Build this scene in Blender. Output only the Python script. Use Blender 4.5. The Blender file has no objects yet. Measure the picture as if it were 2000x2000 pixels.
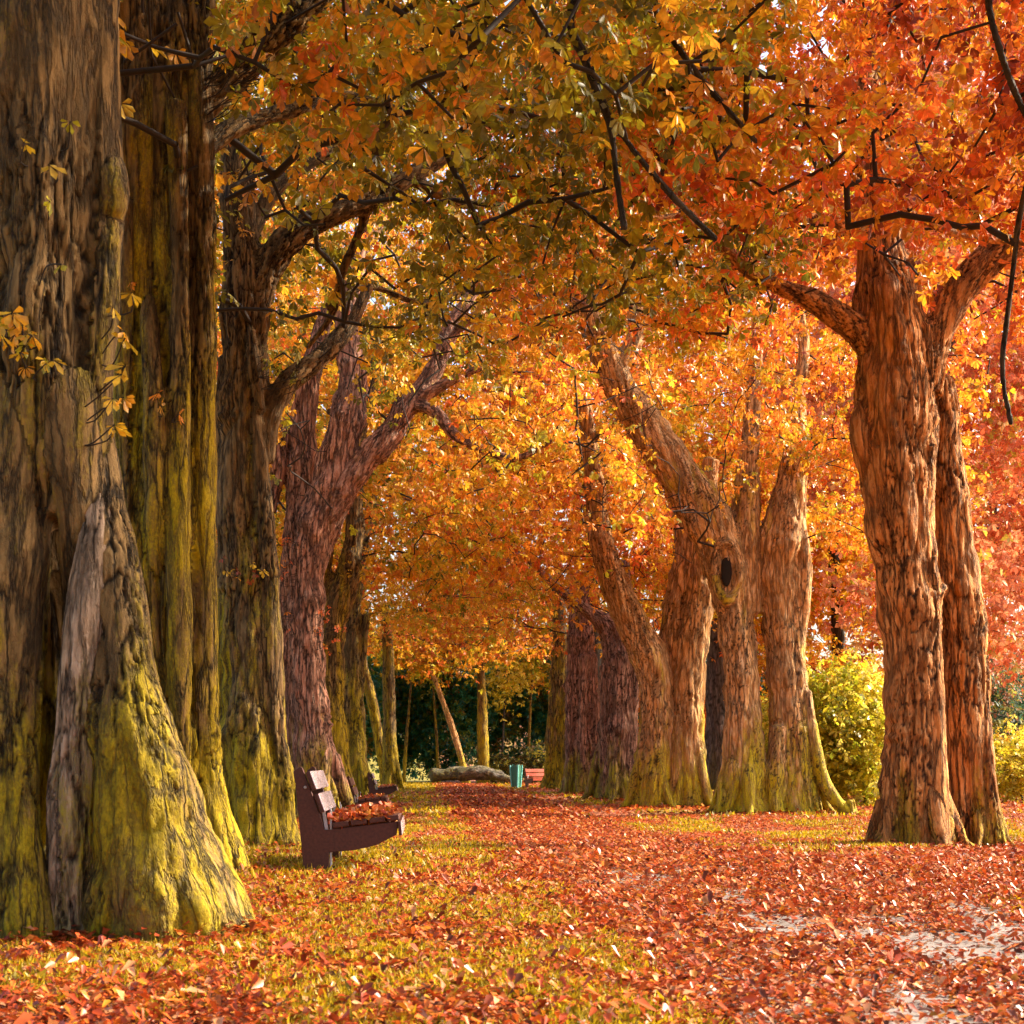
import bpy, bmesh, math, random
import numpy as np
from mathutils import Vector

R = math.radians
C = bpy.context.scene.collection
rng = np.random.default_rng(11)
random.seed(5)

# ------------------------------------------------------------------ camera
CAMZ, F, HY = 1.15, 3000.0, 1490.0          # eye height, focal length in pixels of the 2000 px photo, horizon row
cam_d = bpy.data.cameras.new('camera')
cam = bpy.data.objects.new('camera', cam_d); C.objects.link(cam)
cam.location = (0, 0, CAMZ); cam.rotation_euler = (R(90), 0, 0)
cam_d.sensor_width = 36; cam_d.lens = 36 * F / 2000
cam_d.shift_y = (HY - 1000) / 2000
cam_d.clip_start = 0.1; cam_d.clip_end = 2000
cam_d.dof.use_dof = True; cam_d.dof.focus_distance = 19; cam_d.dof.aperture_fstop = 7.0
sc = bpy.context.scene
sc.camera = cam

# ------------------------------------------------------------------ light
SUN_EL, SUN_AZ = R(31), R(73)               # azimuth measured from the view direction (+Y) towards +X
w = bpy.data.worlds.new('World'); sc.world = w; w.use_nodes = True
nt = w.node_tree
bg = nt.nodes['Background']
sky = nt.nodes.new('ShaderNodeTexSky'); sky.sky_type = 'NISHITA'; sky.sun_disc = False
sky.sun_elevation = SUN_EL; sky.sun_rotation = SUN_AZ
sky.dust_density = 4.0; sky.ozone_density = 0.3; sky.air_density = 1.0
nt.links.new(sky.outputs[0], bg.inputs[0]); bg.inputs[1].default_value = 0.15
sun_d = bpy.data.lights.new('sun', 'SUN'); sun_d.energy = 4.8; sun_d.angle = R(1.2)
sun_d.color = (1.0, 0.86, 0.66)
sun = bpy.data.objects.new('sun', sun_d); C.objects.link(sun)
sdir = Vector((math.sin(SUN_AZ) * math.cos(SUN_EL), math.cos(SUN_AZ) * math.cos(SUN_EL), math.sin(SUN_EL)))
sun.rotation_euler = (-sdir).to_track_quat('-Z', 'Y').to_euler()
sun.location = (20, 5, 20)
sc.view_settings.view_transform = 'Standard'; sc.view_settings.look = 'None'
sc.view_settings.exposure = 1.52; sc.view_settings.gamma = 1
cy = sc.cycles
cy.max_bounces = 8; cy.diffuse_bounces = 4; cy.glossy_bounces = 2; cy.transmission_bounces = 6
cy.transparent_max_bounces = 4; cy.caustics_reflective = False; cy.caustics_refractive = False
cy.sample_clamp_indirect = 6

# ------------------------------------------------------------------ helpers
def tag(o, label=None, cat=None, group=None, kind=None):
    if label: o['label'] = label
    if cat: o['category'] = cat
    if group: o['group'] = group
    if kind: o['kind'] = kind
    return o

def sstep(a, b, x):
    t = np.clip((x - a) / (b - a), 0, 1)
    return t * t * (3 - 2 * t)

def ihash(ix, iy, iz, seed=0):
    h = (ix.astype(np.int64) * 374761393 + iy.astype(np.int64) * 668265263 + iz.astype(np.int64) * 2147483647 + seed * 974711) & 0xFFFFFFFF
    h = ((h ^ (h >> 13)) * 1274126177) & 0xFFFFFFFF
    h = (h ^ (h >> 16)) & 0xFFFFFF
    return h.astype(np.float32) / 0xFFFFFF

def vnoise(P, seed=0):
    """value noise in 0..1 at points P (N,3)"""
    P = np.asarray(P, np.float64)
    i = np.floor(P).astype(np.int64); f = (P - i); f = f * f * (3 - 2 * f)
    r = 0
    for dx in (0, 1):
        wx = f[:, 0] if dx else 1 - f[:, 0]
        for dy in (0, 1):
            wy = f[:, 1] if dy else 1 - f[:, 1]
            for dz in (0, 1):
                wz = f[:, 2] if dz else 1 - f[:, 2]
                r = r + wx * wy * wz * ihash(i[:, 0] + dx, i[:, 1] + dy, i[:, 2] + dz, seed)
    return r

def fbm(P, seed=0, octv=3):
    a, s, t = 1.0, 0.0, 0.0
    P = np.asarray(P, np.float64)
    for k in range(octv):
        s = s + a * vnoise(P * 2 ** k + 17.3 * k, seed + k); t += a; a *= 0.5
    return s / t

def ground_z(x, y):
    x = np.asarray(x, np.float64); y = np.asarray(y, np.float64)
    z = 0.25 * (1 - sstep(11, 26, y)) + 8.0 * sstep(99, 150, y)
    P = np.stack([x * 0.5, y * 0.5, np.zeros_like(x)], -1).reshape(-1, 3)
    return z + (0.10 * (vnoise(P, 3).reshape(x.shape) - 0.5)) * sstep(1, 6, y) + 0.0 * x

def path_c(y):
    return 2.15 - 0.060 * np.asarray(y, np.float64)

def W(px, py, Y):
    return np.array([(px - 1000) / F * Y, Y, CAMZ + (HY - py) / F * Y])

def base_depth(px, py):
    lo, hi = 3.0, 200.0
    for _ in range(40):
        m = (lo + hi) / 2
        z = 0.25 * (1 - float(sstep(11, 26, m)))
        if (CAMZ - z) * F / m > py - HY: lo = m
        else: hi = m
    return m

def np_mesh(name, V, faces_idx, loop_len, mat=None, parent=None, col=None, smooth=False, loc=None):
    """V (N,3); faces_idx flat vertex indices; loop_len: verts per face (int) or array"""
    me = bpy.data.meshes.new(name)
    V = np.asarray(V, np.float32)
    fi = np.asarray(faces_idx, np.int32).ravel()
    if np.isscalar(loop_len): ll = np.full(len(fi) // loop_len, loop_len, np.int32)
    else: ll = np.asarray(loop_len, np.int32)
    me.vertices.add(len(V)); me.vertices.foreach_set('co', V.ravel())
    me.loops.add(len(fi)); me.loops.foreach_set('vertex_index', fi)
    me.polygons.add(len(ll))
    st = np.concatenate([[0], np.cumsum(ll)[:-1]]).astype(np.int32)
    me.polygons.foreach_set('loop_start', st)
    me.update(calc_edges=True)
    if smooth: me.polygons.foreach_set('use_smooth', np.ones(len(ll), bool))
    if col is not None:
        a = me.attributes.new('Col', 'FLOAT_COLOR', 'FACE')
        c4 = np.ones((len(ll), 4), np.float32); c4[:, :3] = col
        a.data.foreach_set('color', c4.ravel())
    if mat: me.materials.append(mat)
    o = bpy.data.objects.new(name, me); C.objects.link(o)
    if parent is not None:
        o.parent = parent
        o.matrix_parent_inverse.identity()
        o.location = (0, 0, 0)
        # vertices were given in world space: shift them to the parent's frame
        p = np.array(parent_world(parent), np.float32)
        me.vertices.foreach_set('co', (V - p).ravel())
    return o

def parent_world(o):
    v = Vector(o.location)
    while o.parent: o = o.parent; v = v + Vector(o.location)
    return v

def empty(name, loc):
    e = bpy.data.objects.new(name, None); C.objects.link(e); e.location = loc
    e.empty_display_size = 0.3
    return e

def unit(v):
    return v / np.maximum(np.linalg.norm(v, axis=-1, keepdims=True), 1e-9)

# ------------------------------------------------------------------ materials
def new_mat(name):
    m = bpy.data.materials.new(name); m.use_nodes = True
    return m, m.node_tree, m.node_tree.nodes['Principled BSDF'], m.node_tree.nodes['Material Output']

def N(nt, t, **kw):
    n = nt.nodes.new(t)
    for k, v in kw.items():
        if k.startswith('i_'): n.inputs[k[2:].replace('_', ' ')].default_value = v
        else: setattr(n, k, v)
    return n

def mix(nt, fac, a, b, mode='MIX'):
    n = nt.nodes.new('ShaderNodeMix'); n.data_type = 'RGBA'; n.blend_type = mode
    for s, v in ((n.inputs[0], fac), (n.inputs[6], a), (n.inputs[7], b)):
        if isinstance(v, bpy.types.NodeSocket): nt.links.new(v, s)
        elif isinstance(v, (int, float)): s.default_value = v if s.type == 'VALUE' else (v, v, v, 1)
        else: s.default_value = (*v, 1)
    return n.outputs[2]

def mathn(nt, op, a, b=0.0, c=None):
    n = nt.nodes.new('ShaderNodeMath'); n.operation = op
    for s, v in zip(n.inputs, (a, b, c)):
        if v is None: continue
        if isinstance(v, bpy.types.NodeSocket): nt.links.new(v, s)
        else: s.default_value = v
    return n.outputs[0]

def ramp(nt, src, stops, interp='LINEAR'):
    n = nt.nodes.new('ShaderNodeValToRGB'); e = n.color_ramp; e.interpolation = interp
    while len(e.elements) < len(stops): e.elements.new(0.5)
    for el, (p, c) in zip(e.elements, stops):
        el.position = p
        el.color = (*c, 1) if not isinstance(c, (int, float)) else (c, c, c, 1)
    nt.links.new(src, n.inputs[0])
    return n.outputs[0]

def leaf_material(name, trans=0.42, gloss=0.5, rough=0.38, vein=False):
    m, nt, bs, out = new_mat(name)
    at = N(nt, 'ShaderNodeAttribute', attribute_name='Col')
    geo = N(nt, 'ShaderNodeNewGeometry')
    tc = N(nt, 'ShaderNodeTexCoord')
    nz = N(nt, 'ShaderNodeTexNoise'); nz.inputs['Scale'].default_value = 22; nz.inputs['Detail'].default_value = 2
    nt.links.new(tc.outputs['Object'], nz.inputs['Vector'])
    v = ramp(nt, nz.outputs[0], [(0.3, 0.62), (0.7, 1.12)])
    c = mix(nt, 1.0, at.outputs['Color'], v, 'MULTIPLY')
    nt.links.new(c, bs.inputs['Base Color'])
    bs.inputs['Roughness'].default_value = rough
    bs.inputs['Specular IOR Level'].default_value = gloss
    tr = N(nt, 'ShaderNodeBsdfTranslucent'); nt.links.new(c, tr.inputs['Color'])
    mx = N(nt, 'ShaderNodeMixShader'); mx.inputs[0].default_value = trans
    nt.links.new(bs.outputs[0], mx.inputs[1]); nt.links.new(tr.outputs[0], mx.inputs[2])
    nt.links.new(mx.outputs[0], out.inputs['Surface'])
    return m

def bark_material(name, plate, crack, light, moss, moss_amt, scale=1.0, bump=1.0, moss_top=6.0, fissure=1.0):
    """long fissures, flaky plates and streaks that run along each limb ('bark' = position in the limb's own frame)"""
    m, nt, bs, out = new_mat(name)
    at = N(nt, 'ShaderNodeAttribute', attribute_name='bark')
    tc = N(nt, 'ShaderNodeTexCoord')
    def mapped(sx, sz):
        mp = N(nt, 'ShaderNodeMapping'); mp.inputs['Scale'].default_value = (sx * scale, sx * scale, sz * scale)
        nt.links.new(at.outputs['Vector'], mp.inputs['Vector']); return mp.outputs[0]
    def noise(vec, sc_, det, rough=0.6):
        n = N(nt, 'ShaderNodeTexNoise'); n.inputs['Scale'].default_value = sc_; n.inputs['Detail'].default_value = det
        n.inputs['Roughness'].default_value = rough; nt.links.new(vec, n.inputs['Vector']); return n
    def warped(vec, amt, sc_):
        n = noise(vec, sc_, 4, 0.65)
        v1 = N(nt, 'ShaderNodeVectorMath', operation='SUBTRACT'); nt.links.new(n.outputs['Color'], v1.inputs[0]); v1.inputs[1].default_value = (.5, .5, .5)
        v2 = N(nt, 'ShaderNodeVectorMath', operation='SCALE'); nt.links.new(v1.outputs[0], v2.inputs[0]); v2.inputs['Scale'].default_value = amt
        v3 = N(nt, 'ShaderNodeVectorMath', operation='ADD'); nt.links.new(vec, v3.inputs[0]); nt.links.new(v2.outputs[0], v3.inputs[1])
        return v3.outputs[0]
    # long fissures
    va = N(nt, 'ShaderNodeTexVoronoi', feature='DISTANCE_TO_EDGE'); va.inputs['Scale'].default_value = 1.0
    nt.links.new(warped(mapped(11, 1.7), 1.5, 1.3), va.inputs['Vector'])
    # crisp scales a few centimetres wide
    vc = N(nt, 'ShaderNodeTexVoronoi', feature='DISTANCE_TO_EDGE'); vc.inputs['Scale'].default_value = 1.0
    nt.links.new(warped(mapped(24, 10.5), 1.3, 1.5), vc.inputs['Vector'])
    crkB = ramp(nt, vc.outputs['Distance'], [(0.0, 0.0), (0.05, 0.55), (0.13, 1.0)])
    # flaky plates
    vb = N(nt, 'ShaderNodeTexVoronoi', feature='F1'); vb.inputs['Scale'].default_value = 1.0; vb.inputs['Randomness'].default_value = 1
    wb = warped(mapped(30, 10), 1.6, 1.1)
    nt.links.new(wb, vb.inputs['Vector'])
    streak = noise(mapped(40, 5), 1.0, 5, 0.62)
    fine = noise(mapped(70, 40), 1.0, 5, 0.7)
    area = noise(mapped(3.0, 1.2), 1.0, 4, 0.6)
    wmask = ramp(nt, area.outputs[0], [(0.34, 0.45), (0.60, 1.0)])
    crkA = ramp(nt, va.outputs['Distance'], [(0.0, 0.0), (0.05, 0.35), (0.16, 1.0)])
    crkA = mix(nt, mathn(nt, 'MULTIPLY', wmask, fissure), (1, 1, 1), crkA)
    plateh = ramp(nt, vb.outputs['Distance'], [(0.15, 1.0), (0.55, 0.72), (0.95, 0.1)])
    brk = ramp(nt, noise(mapped(13, 5), 1.0, 3).outputs[0], [(0.40, 1.0), (0.66, 0.55)])
    crkB = mix(nt, brk, crkB, (1, 1, 1))
    h = mathn(nt, 'ADD', mathn(nt, 'MULTIPLY', crkA, 1.0), mathn(nt, 'MULTIPLY', crkB, 0.55))
    h = mathn(nt, 'ADD', h, mathn(nt, 'MULTIPLY', streak.outputs[0], 0.22))
    h = mathn(nt, 'ADD', h, mathn(nt, 'MULTIPLY', fine.outputs[0], 0.30))
    # colours
    dark = tuple(x * 0.28 for x in plate)
    tone = ramp(nt, streak.outputs[0], [(0.30, dark), (0.48, plate), (0.68, light)])
    t2 = ramp(nt, vb.outputs['Color'], [(0.0, tuple(x * 0.7 for x in plate)), (0.5, plate), (1.0, light)])
    tone = mix(nt, 0.5, tone, t2)
    tone = mix(nt, 0.55, tone, mix(nt, 1.0, tone, ramp(nt, area.outputs[0], [(0.3, 0.35), (0.7, 1.6)]), 'MULTIPLY'))
    base = mix(nt, mathn(nt, 'MULTIPLY', crkA, ramp(nt, crkB, [(0.0, 0.35), (0.8, 1.0)])), crack, tone)
    # moss: streaky patches on raised bark, thicker near the ground
    mn = noise(mapped(2.4, 0.55), 1.2, 6, 0.68)
    sep = N(nt, 'ShaderNodeSeparateXYZ'); nt.links.new(tc.outputs['Object'], sep.inputs[0])
    hz = N(nt, 'ShaderNodeMapRange'); hz.inputs[1].default_value = 0; hz.inputs[2].default_value = moss_top
    hz.inputs[3].default_value = 0.25; hz.inputs[4].default_value = -0.06
    nt.links.new(sep.outputs[2], hz.inputs[0])
    s = mathn(nt, 'ADD', mn.outputs[0], hz.outputs[0])
    s = mathn(nt, 'ADD', s, mathn(nt, 'MULTIPLY', fine.outputs[0], 0.22))
    s = mathn(nt, 'ADD', s, moss_amt - 0.72)
    mm = ramp(nt, s, [(0.0, 0.0), (0.16, 1.0)])
    mm = mathn(nt, 'MULTIPLY', mm, ramp(nt, crkA, [(0.1, 0.15), (0.9, 0.95)]))
    mm = mathn(nt, 'MULTIPLY', mm, ramp(nt, crkB, [(0.0, 0.45), (0.6, 1.0)]))
    mcol = ramp(nt, fine.outputs[0], [(0.3, tuple(x * 0.4 for x in moss)), (0.65, moss)])
    colr = mix(nt, mm, base, mcol)
    af = N(nt, 'ShaderNodeAttribute', attribute_name='fissure')
    colr = mix(nt, ramp(nt, af.outputs['Fac'], [(0.15, 0.0), (0.85, 0.88)]), colr, crack)
    nt.links.new(colr, bs.inputs['Base Color'])
    bs.inputs['Roughness'].default_value = 0.8; bs.inputs['Specular IOR Level'].default_value = 0.25
    b1 = N(nt, 'ShaderNodeBump'); b1.inputs['Strength'].default_value = 1.0 * bump; b1.inputs['Distance'].default_value = 0.030 / scale
    nt.links.new(h, b1.inputs['Height'])
    nt.links.new(b1.outputs[0], bs.inputs['Normal'])
    return m

MAT = {}
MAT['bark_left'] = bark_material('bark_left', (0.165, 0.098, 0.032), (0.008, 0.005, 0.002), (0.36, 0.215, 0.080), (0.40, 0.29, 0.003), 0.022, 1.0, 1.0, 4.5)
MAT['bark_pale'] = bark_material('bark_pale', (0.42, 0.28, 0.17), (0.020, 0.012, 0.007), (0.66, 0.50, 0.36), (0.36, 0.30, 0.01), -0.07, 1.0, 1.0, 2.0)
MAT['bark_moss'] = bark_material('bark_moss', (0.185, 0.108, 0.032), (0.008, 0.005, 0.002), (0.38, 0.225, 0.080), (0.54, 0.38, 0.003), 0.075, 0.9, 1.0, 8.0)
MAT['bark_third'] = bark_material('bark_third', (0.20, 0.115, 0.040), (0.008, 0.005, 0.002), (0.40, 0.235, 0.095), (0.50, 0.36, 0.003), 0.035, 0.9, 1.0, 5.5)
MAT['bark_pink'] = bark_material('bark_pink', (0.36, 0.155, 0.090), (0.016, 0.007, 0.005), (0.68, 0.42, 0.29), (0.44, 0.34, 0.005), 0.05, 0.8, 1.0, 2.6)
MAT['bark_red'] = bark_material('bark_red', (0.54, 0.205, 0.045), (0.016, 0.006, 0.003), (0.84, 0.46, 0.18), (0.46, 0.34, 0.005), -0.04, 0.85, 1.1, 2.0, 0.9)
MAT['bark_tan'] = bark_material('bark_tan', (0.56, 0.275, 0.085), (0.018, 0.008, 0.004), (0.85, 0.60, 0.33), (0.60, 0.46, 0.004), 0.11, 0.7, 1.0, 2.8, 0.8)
MAT['bark_dark'] = bark_material('bark_dark', (0.05, 0.04, 0.03), (0.008, 0.006, 0.005), (0.09, 0.07, 0.05), (0.10, 0.09, 0.02), 0.0, 0.5, 0.6, 4.0)
MAT['bark_grey'] = bark_material('bark_grey', (0.17, 0.14, 0.12), (0.02, 0.018, 0.015), (0.32, 0.28, 0.25), (0.18, 0.16, 0.03), 0.0, 0.5, 0.8, 4.0)
m, nt_, bs_, o_ = new_mat('twig'); MAT['twig'] = m
bs_.inputs['Base Color'].default_value = (0.022, 0.013, 0.008, 1); bs_.inputs['Roughness'].default_value = 0.8
m, nt_, bs_, o_ = new_mat('hollow'); MAT['hollow'] = m  # material standing for the shade inside the knot
bs_.inputs['Base Color'].default_value = (0.012, 0.008, 0.005, 1); bs_.inputs['Roughness'].default_value = 1  # near-black colour stands for the shade inside the knot
MAT['leaf'] = leaf_material('leaf')
MAT['leaf_far'] = leaf_material('leaf_far', 0.4, 0.2, 0.5)
MAT['leaf_lemon'] = leaf_material('leaf_lemon', 0.6, 0.5, 0.35)
MAT['litter'] = leaf_material('litter', 0.15, 0.38, 0.36)
MAT['grass'] = leaf_material('grass', 0.4, 0.3, 0.45)

# ground sheet material: dark soil, matted litter and grass tones
def ground_material():
    m, nt, bs, out = new_mat('ground_litter')
    tc = N(nt, 'ShaderNodeTexCoord')
    at = N(nt, 'ShaderNodeAttribute', attribute_name='grassy')
    n1 = N(nt, 'ShaderNodeTexVoronoi', feature='F1'); n1.inputs['Scale'].default_value = 11
    nt.links.new(tc.outputs['Object'], n1.inputs['Vector'])
    n2 = N(nt, 'ShaderNodeTexNoise'); n2.inputs['Scale'].default_value = 26; n2.inputs['Detail'].default_value = 5
    nt.links.new(tc.outputs['Object'], n2.inputs['Vector'])
    sepc = N(nt, 'ShaderNodeSeparateColor'); nt.links.new(n1.outputs['Color'], sepc.inputs[0])
    lit = ramp(nt, sepc.outputs[0], [(0.0, (0.10, 0.025, 0.012)), (0.35, (0.42, 0.10, 0.03)), (0.7, (0.60, 0.20, 0.05)), (1.0, (0.34, 0.07, 0.025))])
    lit = mix(nt, ramp(nt, n2.outputs[0], [(0.35, 0.75), (0.65, 0.0)]), lit, (0.06, 0.02, 0.01))
    gr = ramp(nt, n2.outputs[0], [(0.3, (0.06, 0.05, 0.006)), (0.6, (0.34, 0.27, 0.015)), (0.8, (0.42, 0.33, 0.03))])
    c = mix(nt, at.outputs['Fac'], lit, gr)
    nt.links.new(c, bs.inputs['Base Color']); bs.inputs['Roughness'].default_value = 0.9
    bm = N(nt, 'ShaderNodeBump'); bm.inputs['Strength'].default_value = 0.9; bm.inputs['Distance'].default_value = 0.04
    nt.links.new(n2.outputs[0], bm.inputs['Height']); nt.links.new(bm.outputs[0], bs.inputs['Normal'])
    return m
MAT['ground'] = ground_material()

def path_material():
    m, nt, bs, out = new_mat('path_asphalt')
    tc = N(nt, 'ShaderNodeTexCoord')
    n2 = N(nt, 'ShaderNodeTexNoise'); n2.inputs['Scale'].default_value = 90; n2.inputs['Detail'].default_value = 4
    n3 = N(nt, 'ShaderNodeTexNoise'); n3.inputs['Scale'].default_value = 2.5; n3.inputs['Detail'].default_value = 3
    for n in (n2, n3): nt.links.new(tc.outputs['Object'], n.inputs['Vector'])
    c = ramp(nt, n2.outputs[0], [(0.3, (0.13, 0.12, 0.11)), (0.7, (0.34, 0.31, 0.28))])
    c = mix(nt, 0.5, c, ramp(nt, n3.outputs[0], [(0.3, (0.16, 0.13, 0.11)), (0.7, (0.34, 0.31, 0.29))]))
    nt.links.new(c, bs.inputs['Base Color']); bs.inputs['Roughness'].default_value = 0.55
    bm = N(nt, 'ShaderNodeBump'); bm.inputs['Strength'].default_value = 0.5; bm.inputs['Distance'].default_value = 0.008
    nt.links.new(n2.outputs[0], bm.inputs['Height']); nt.links.new(bm.outputs[0], bs.inputs['Normal'])
    return m
MAT['path'] = path_material()

def wood_material(name, dark, light, rough, gloss):
    m, nt, bs, out = new_mat(name)
    tc = N(nt, 'ShaderNodeTexCoord')
    mp = N(nt, 'ShaderNodeMapping'); mp.inputs['Scale'].default_value = (30, 3, 30)
    nt.links.new(tc.outputs['Object'], mp.inputs['Vector'])
    n2 = N(nt, 'ShaderNodeTexNoise'); n2.inputs['Scale'].default_value = 1.5; n2.inputs['Detail'].default_value = 5
    nt.links.new(mp.outputs[0], n2.inputs['Vector'])
    c = ramp(nt, n2.outputs[0], [(0.3, dark), (0.7, light)])
    nt.links.new(c, bs.inputs['Base Color']); bs.inputs['Roughness'].default_value = rough
    bs.inputs['Specular IOR Level'].default_value = gloss
    bm = N(nt, 'ShaderNodeBump'); bm.inputs['Strength'].default_value = 0.25; bm.inputs['Distance'].default_value = 0.003
    nt.links.new(n2.outputs[0], bm.inputs['Height']); nt.links.new(bm.outputs[0], bs.inputs['Normal'])
    return m
MAT['bench_dark'] = wood_material('bench_dark', (0.050, 0.014, 0.009), (0.095, 0.028, 0.017), 0.5, 0.4)
MAT['bench_plank_sunlit'] = wood_material('bench_plank_sunlit', (0.40, 0.30, 0.33), (0.60, 0.48, 0.52), 0.15, 1.0)  # pale colour paints the sun's sheen on the plank fronts
MAT['bench_red'] = wood_material('bench_red', (0.42, 0.07, 0.035), (0.55, 0.12, 0.06), 0.4, 0.5)
MAT['steel'] = wood_material('steel', (0.30, 0.30, 0.32), (0.45, 0.45, 0.47), 0.3, 0.8)
MAT['bin_green'] = wood_material('bin_green', (0.008, 0.10, 0.065), (0.015, 0.16, 0.10), 0.35, 0.6)
MAT['bin_edge'] = wood_material('bin_edge', (0.10, 0.48, 0.46), (0.16, 0.58, 0.55), 0.35, 0.6)

# ------------------------------------------------------------------ ground, path
def grass_mask(x, y):
    """0 litter .. 1 grass, from where turf shows in the avenue"""
    x = np.asarray(x, np.float64); y = np.asarray(y, np.float64)
    c = path_c(y)
    P = np.stack([x * 0.9, y * 0.45, np.zeros_like(x)], -1).reshape(-1, 3)
    n = fbm(P, 21, 4).reshape(x.shape)
    P2 = P * 4.5
    n2 = fbm(P2, 31, 2).reshape(x.shape)
    d = x - c
    left = sstep(-0.9, -1.5, d)                      # verge on the left of the path
    near = 1 - sstep(9, 22, y)
    g = left * (0.48 + 0.34 * near) + 1.2 * (n - 0.5) * left * 1.6 + (n2 - 0.5) * 2.6 * left
    right = sstep(0.9, 1.6, d)
    g = g + right * (0.30 + 2.2 * (n - 0.5) + (n2 - 0.5) * 0.6)
    far = sstep(55, 68, y) * sstep(-0.2, -2.2, d)
    g = np.maximum(g, far * 1.2)
    return np.clip((g - 0.20) * 1.7, 0, 1)

def grid_obj(name, xs, ys, zoff, mat, grassy=False):
    X, Y = np.meshgrid(xs, ys); Z = ground_z(X, Y) + zoff
    V = np.stack([X, Y, Z], -1).reshape(-1, 3)
    nx, ny = len(xs), len(ys)
    i = (np.arange(ny - 1)[:, None] * nx + np.arange(nx - 1)[None, :]).ravel()
    Fc = np.stack([i, i + 1, i + 1 + nx, i + nx], -1)
    o = np_mesh(name, V, Fc, 4, mat, smooth=True)
    if grassy:
        a = o.data.attributes.new('grassy', 'FLOAT', 'POINT')
        a.data.foreach_set('value', grass_mask(V[:, 0], V[:, 1]).astype(np.float32))
    return o

xs = np.concatenate([np.linspace(-400, -14, 25), np.linspace(-13.5, 20, 200), np.linspace(21, 400, 25)])
ys = np.concatenate([np.linspace(-60, 2, 16), np.linspace(2.2, 30, 200), np.linspace(30.4, 100, 170), np.linspace(104, 900, 40)])
g_o = grid_obj('ground', xs, ys, 0.0, MAT['ground'], True)
tag(g_o, 'park ground of turf and matted fallen leaves', 'ground', kind='structure')
ys2 = np.linspace(-20, 84, 500)
U = np.linspace(-1.15, 1.35, 12)
Yg, Ug = np.meshgrid(ys2, U, indexing='ij')
wob = 0.10 * (vnoise(np.stack([Yg.ravel() * 0.7, Ug.ravel() * 0, Ug.ravel() * 0], -1), 8).reshape(Yg.shape) - 0.5) * 2
Xg = path_c(Yg) + Ug * (1 + 0.0 * Yg) + wob
V = np.stack([Xg, Yg, ground_z(Xg, Yg) + 0.010], -1).reshape(-1, 3)
nx = len(U); i = (np.arange(len(ys2) - 1)[:, None] * nx + np.arange(nx - 1)[None, :]).ravel()
p_o = np_mesh('path', V, np.stack([i, i + 1, i + 1 + nx, i + nx], -1), 4, MAT['path'], smooth=True)
tag(p_o, 'pale asphalt footpath nearly buried in fallen leaves', 'path', kind='structure')

# ------------------------------------------------------------------ leaf geometry
LEAF6 = np.array([[0, 0, 0], [0.13, 0.42, 0.05], [0.21, 0.72, 0.06], [0, 1.0, -0.05], [-0.21, 0.72, 0.06], [-0.13, 0.42, 0.05]])
LEAF4 = np.array([[0, 0, 0], [0.22, 0.62, 0.04], [0, 1.0, -0.03], [-0.22, 0.62, 0.04]])

def blades(base, d, n, L, wid, col, template, curl=None):
    """one leaflet per row: base point, direction d, normal n, length L"""
    d = unit(d); s = unit(np.cross(d, n)); n = np.cross(s, d)
    T = template
    K = len(T)
    tz = np.broadcast_to(T[:, 2], (len(base), K)).copy()
    if curl is not None:
        tz = tz + curl[:, None] * (T[:, 1] ** 2)[None, :] + curl[:, None] * (np.abs(T[:, 0]) * 1.4)[None, :]
    V = (base[:, None, :] + s[:, None, :] * (T[:, 0][None, :, None] * (wid * L)[:, None, None])
         + d[:, None, :] * (T[:, 1][None, :, None] * L[:, None, None])
         + n[:, None, :] * (tz[:, :, None] * L[:, None, None]))
    M = len(base)
    if K == 6:
        f = np.array([[0, 1, 2, 3], [0, 3, 4, 5]])
    else:
        f = np.array([[0, 1, 2, 3]])
    Fc = (np.arange(M)[:, None, None] * K + f[None]).reshape(-1, 4)
    c = np.repeat(col, len(f), axis=0)
    return V.reshape(-1, 3), Fc, c

def palmate(P, size, col, detail, seed, k=6, hang=0.65):
    """horse-chestnut leaves: k leaflets fanning from each point P"""
    r = np.random.default_rng(seed)
    M = len(P)
    h = r.normal(size=(M, 3)); h[:, 2] = 0; h = unit(h)
    u = h * (1 - hang * r.random(M)[:, None]) + np.array([0, 0, -1.0]) * (hang * r.random(M)[:, None] * 1.6)
    u = unit(u)
    t = r.normal(size=(M, 3)) * 0.6 + np.array([0, 0, 1.0]) * 0.9 + h * 0.5
    n = unit(t - (t * u).sum(1, keepdims=True) * u)
    v = np.cross(n, u)
    step = R(205) / (k - 1)
    out = []
    for j in range(k):
        a = (j - (k - 1) / 2) * step + r.normal(size=M) * 0.10
        dr = np.abs(j - (k - 1) / 2) / ((k - 1) / 2)
        phi = r.random(M) * 0.55 + 0.1
        d = (np.cos(a) * np.cos(phi))[:, None] * u + (np.sin(a) * np.cos(phi))[:, None] * v - np.sin(phi)[:, None] * n
        nn = n + d * 0.2 + r.normal(size=(M, 3)) * 0.22
        L = size * (1 - 0.36 * dr) * (0.85 + 0.3 * r.random(M))
        c = col * (0.85 + 0.3 * r.random((M, 1)))
        keep = r.random(M) > 0.08
        out.append(blades(P[keep] + d[keep] * 0.01, d[keep], nn[keep], L[keep], np.full(keep.sum(), 1.15), c[keep], detail, r.normal(size=keep.sum()) * 0.18))
    return merge(out)

def merge(parts):
    Vs, Fs, Cs, o = [], [], [], 0
    for V, Fc, c in parts:
        Vs.append(V); Fs.append(Fc + o); Cs.append(c); o += len(V)
    return np.concatenate(Vs), np.concatenate(Fs), np.concatenate(Cs)

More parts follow.
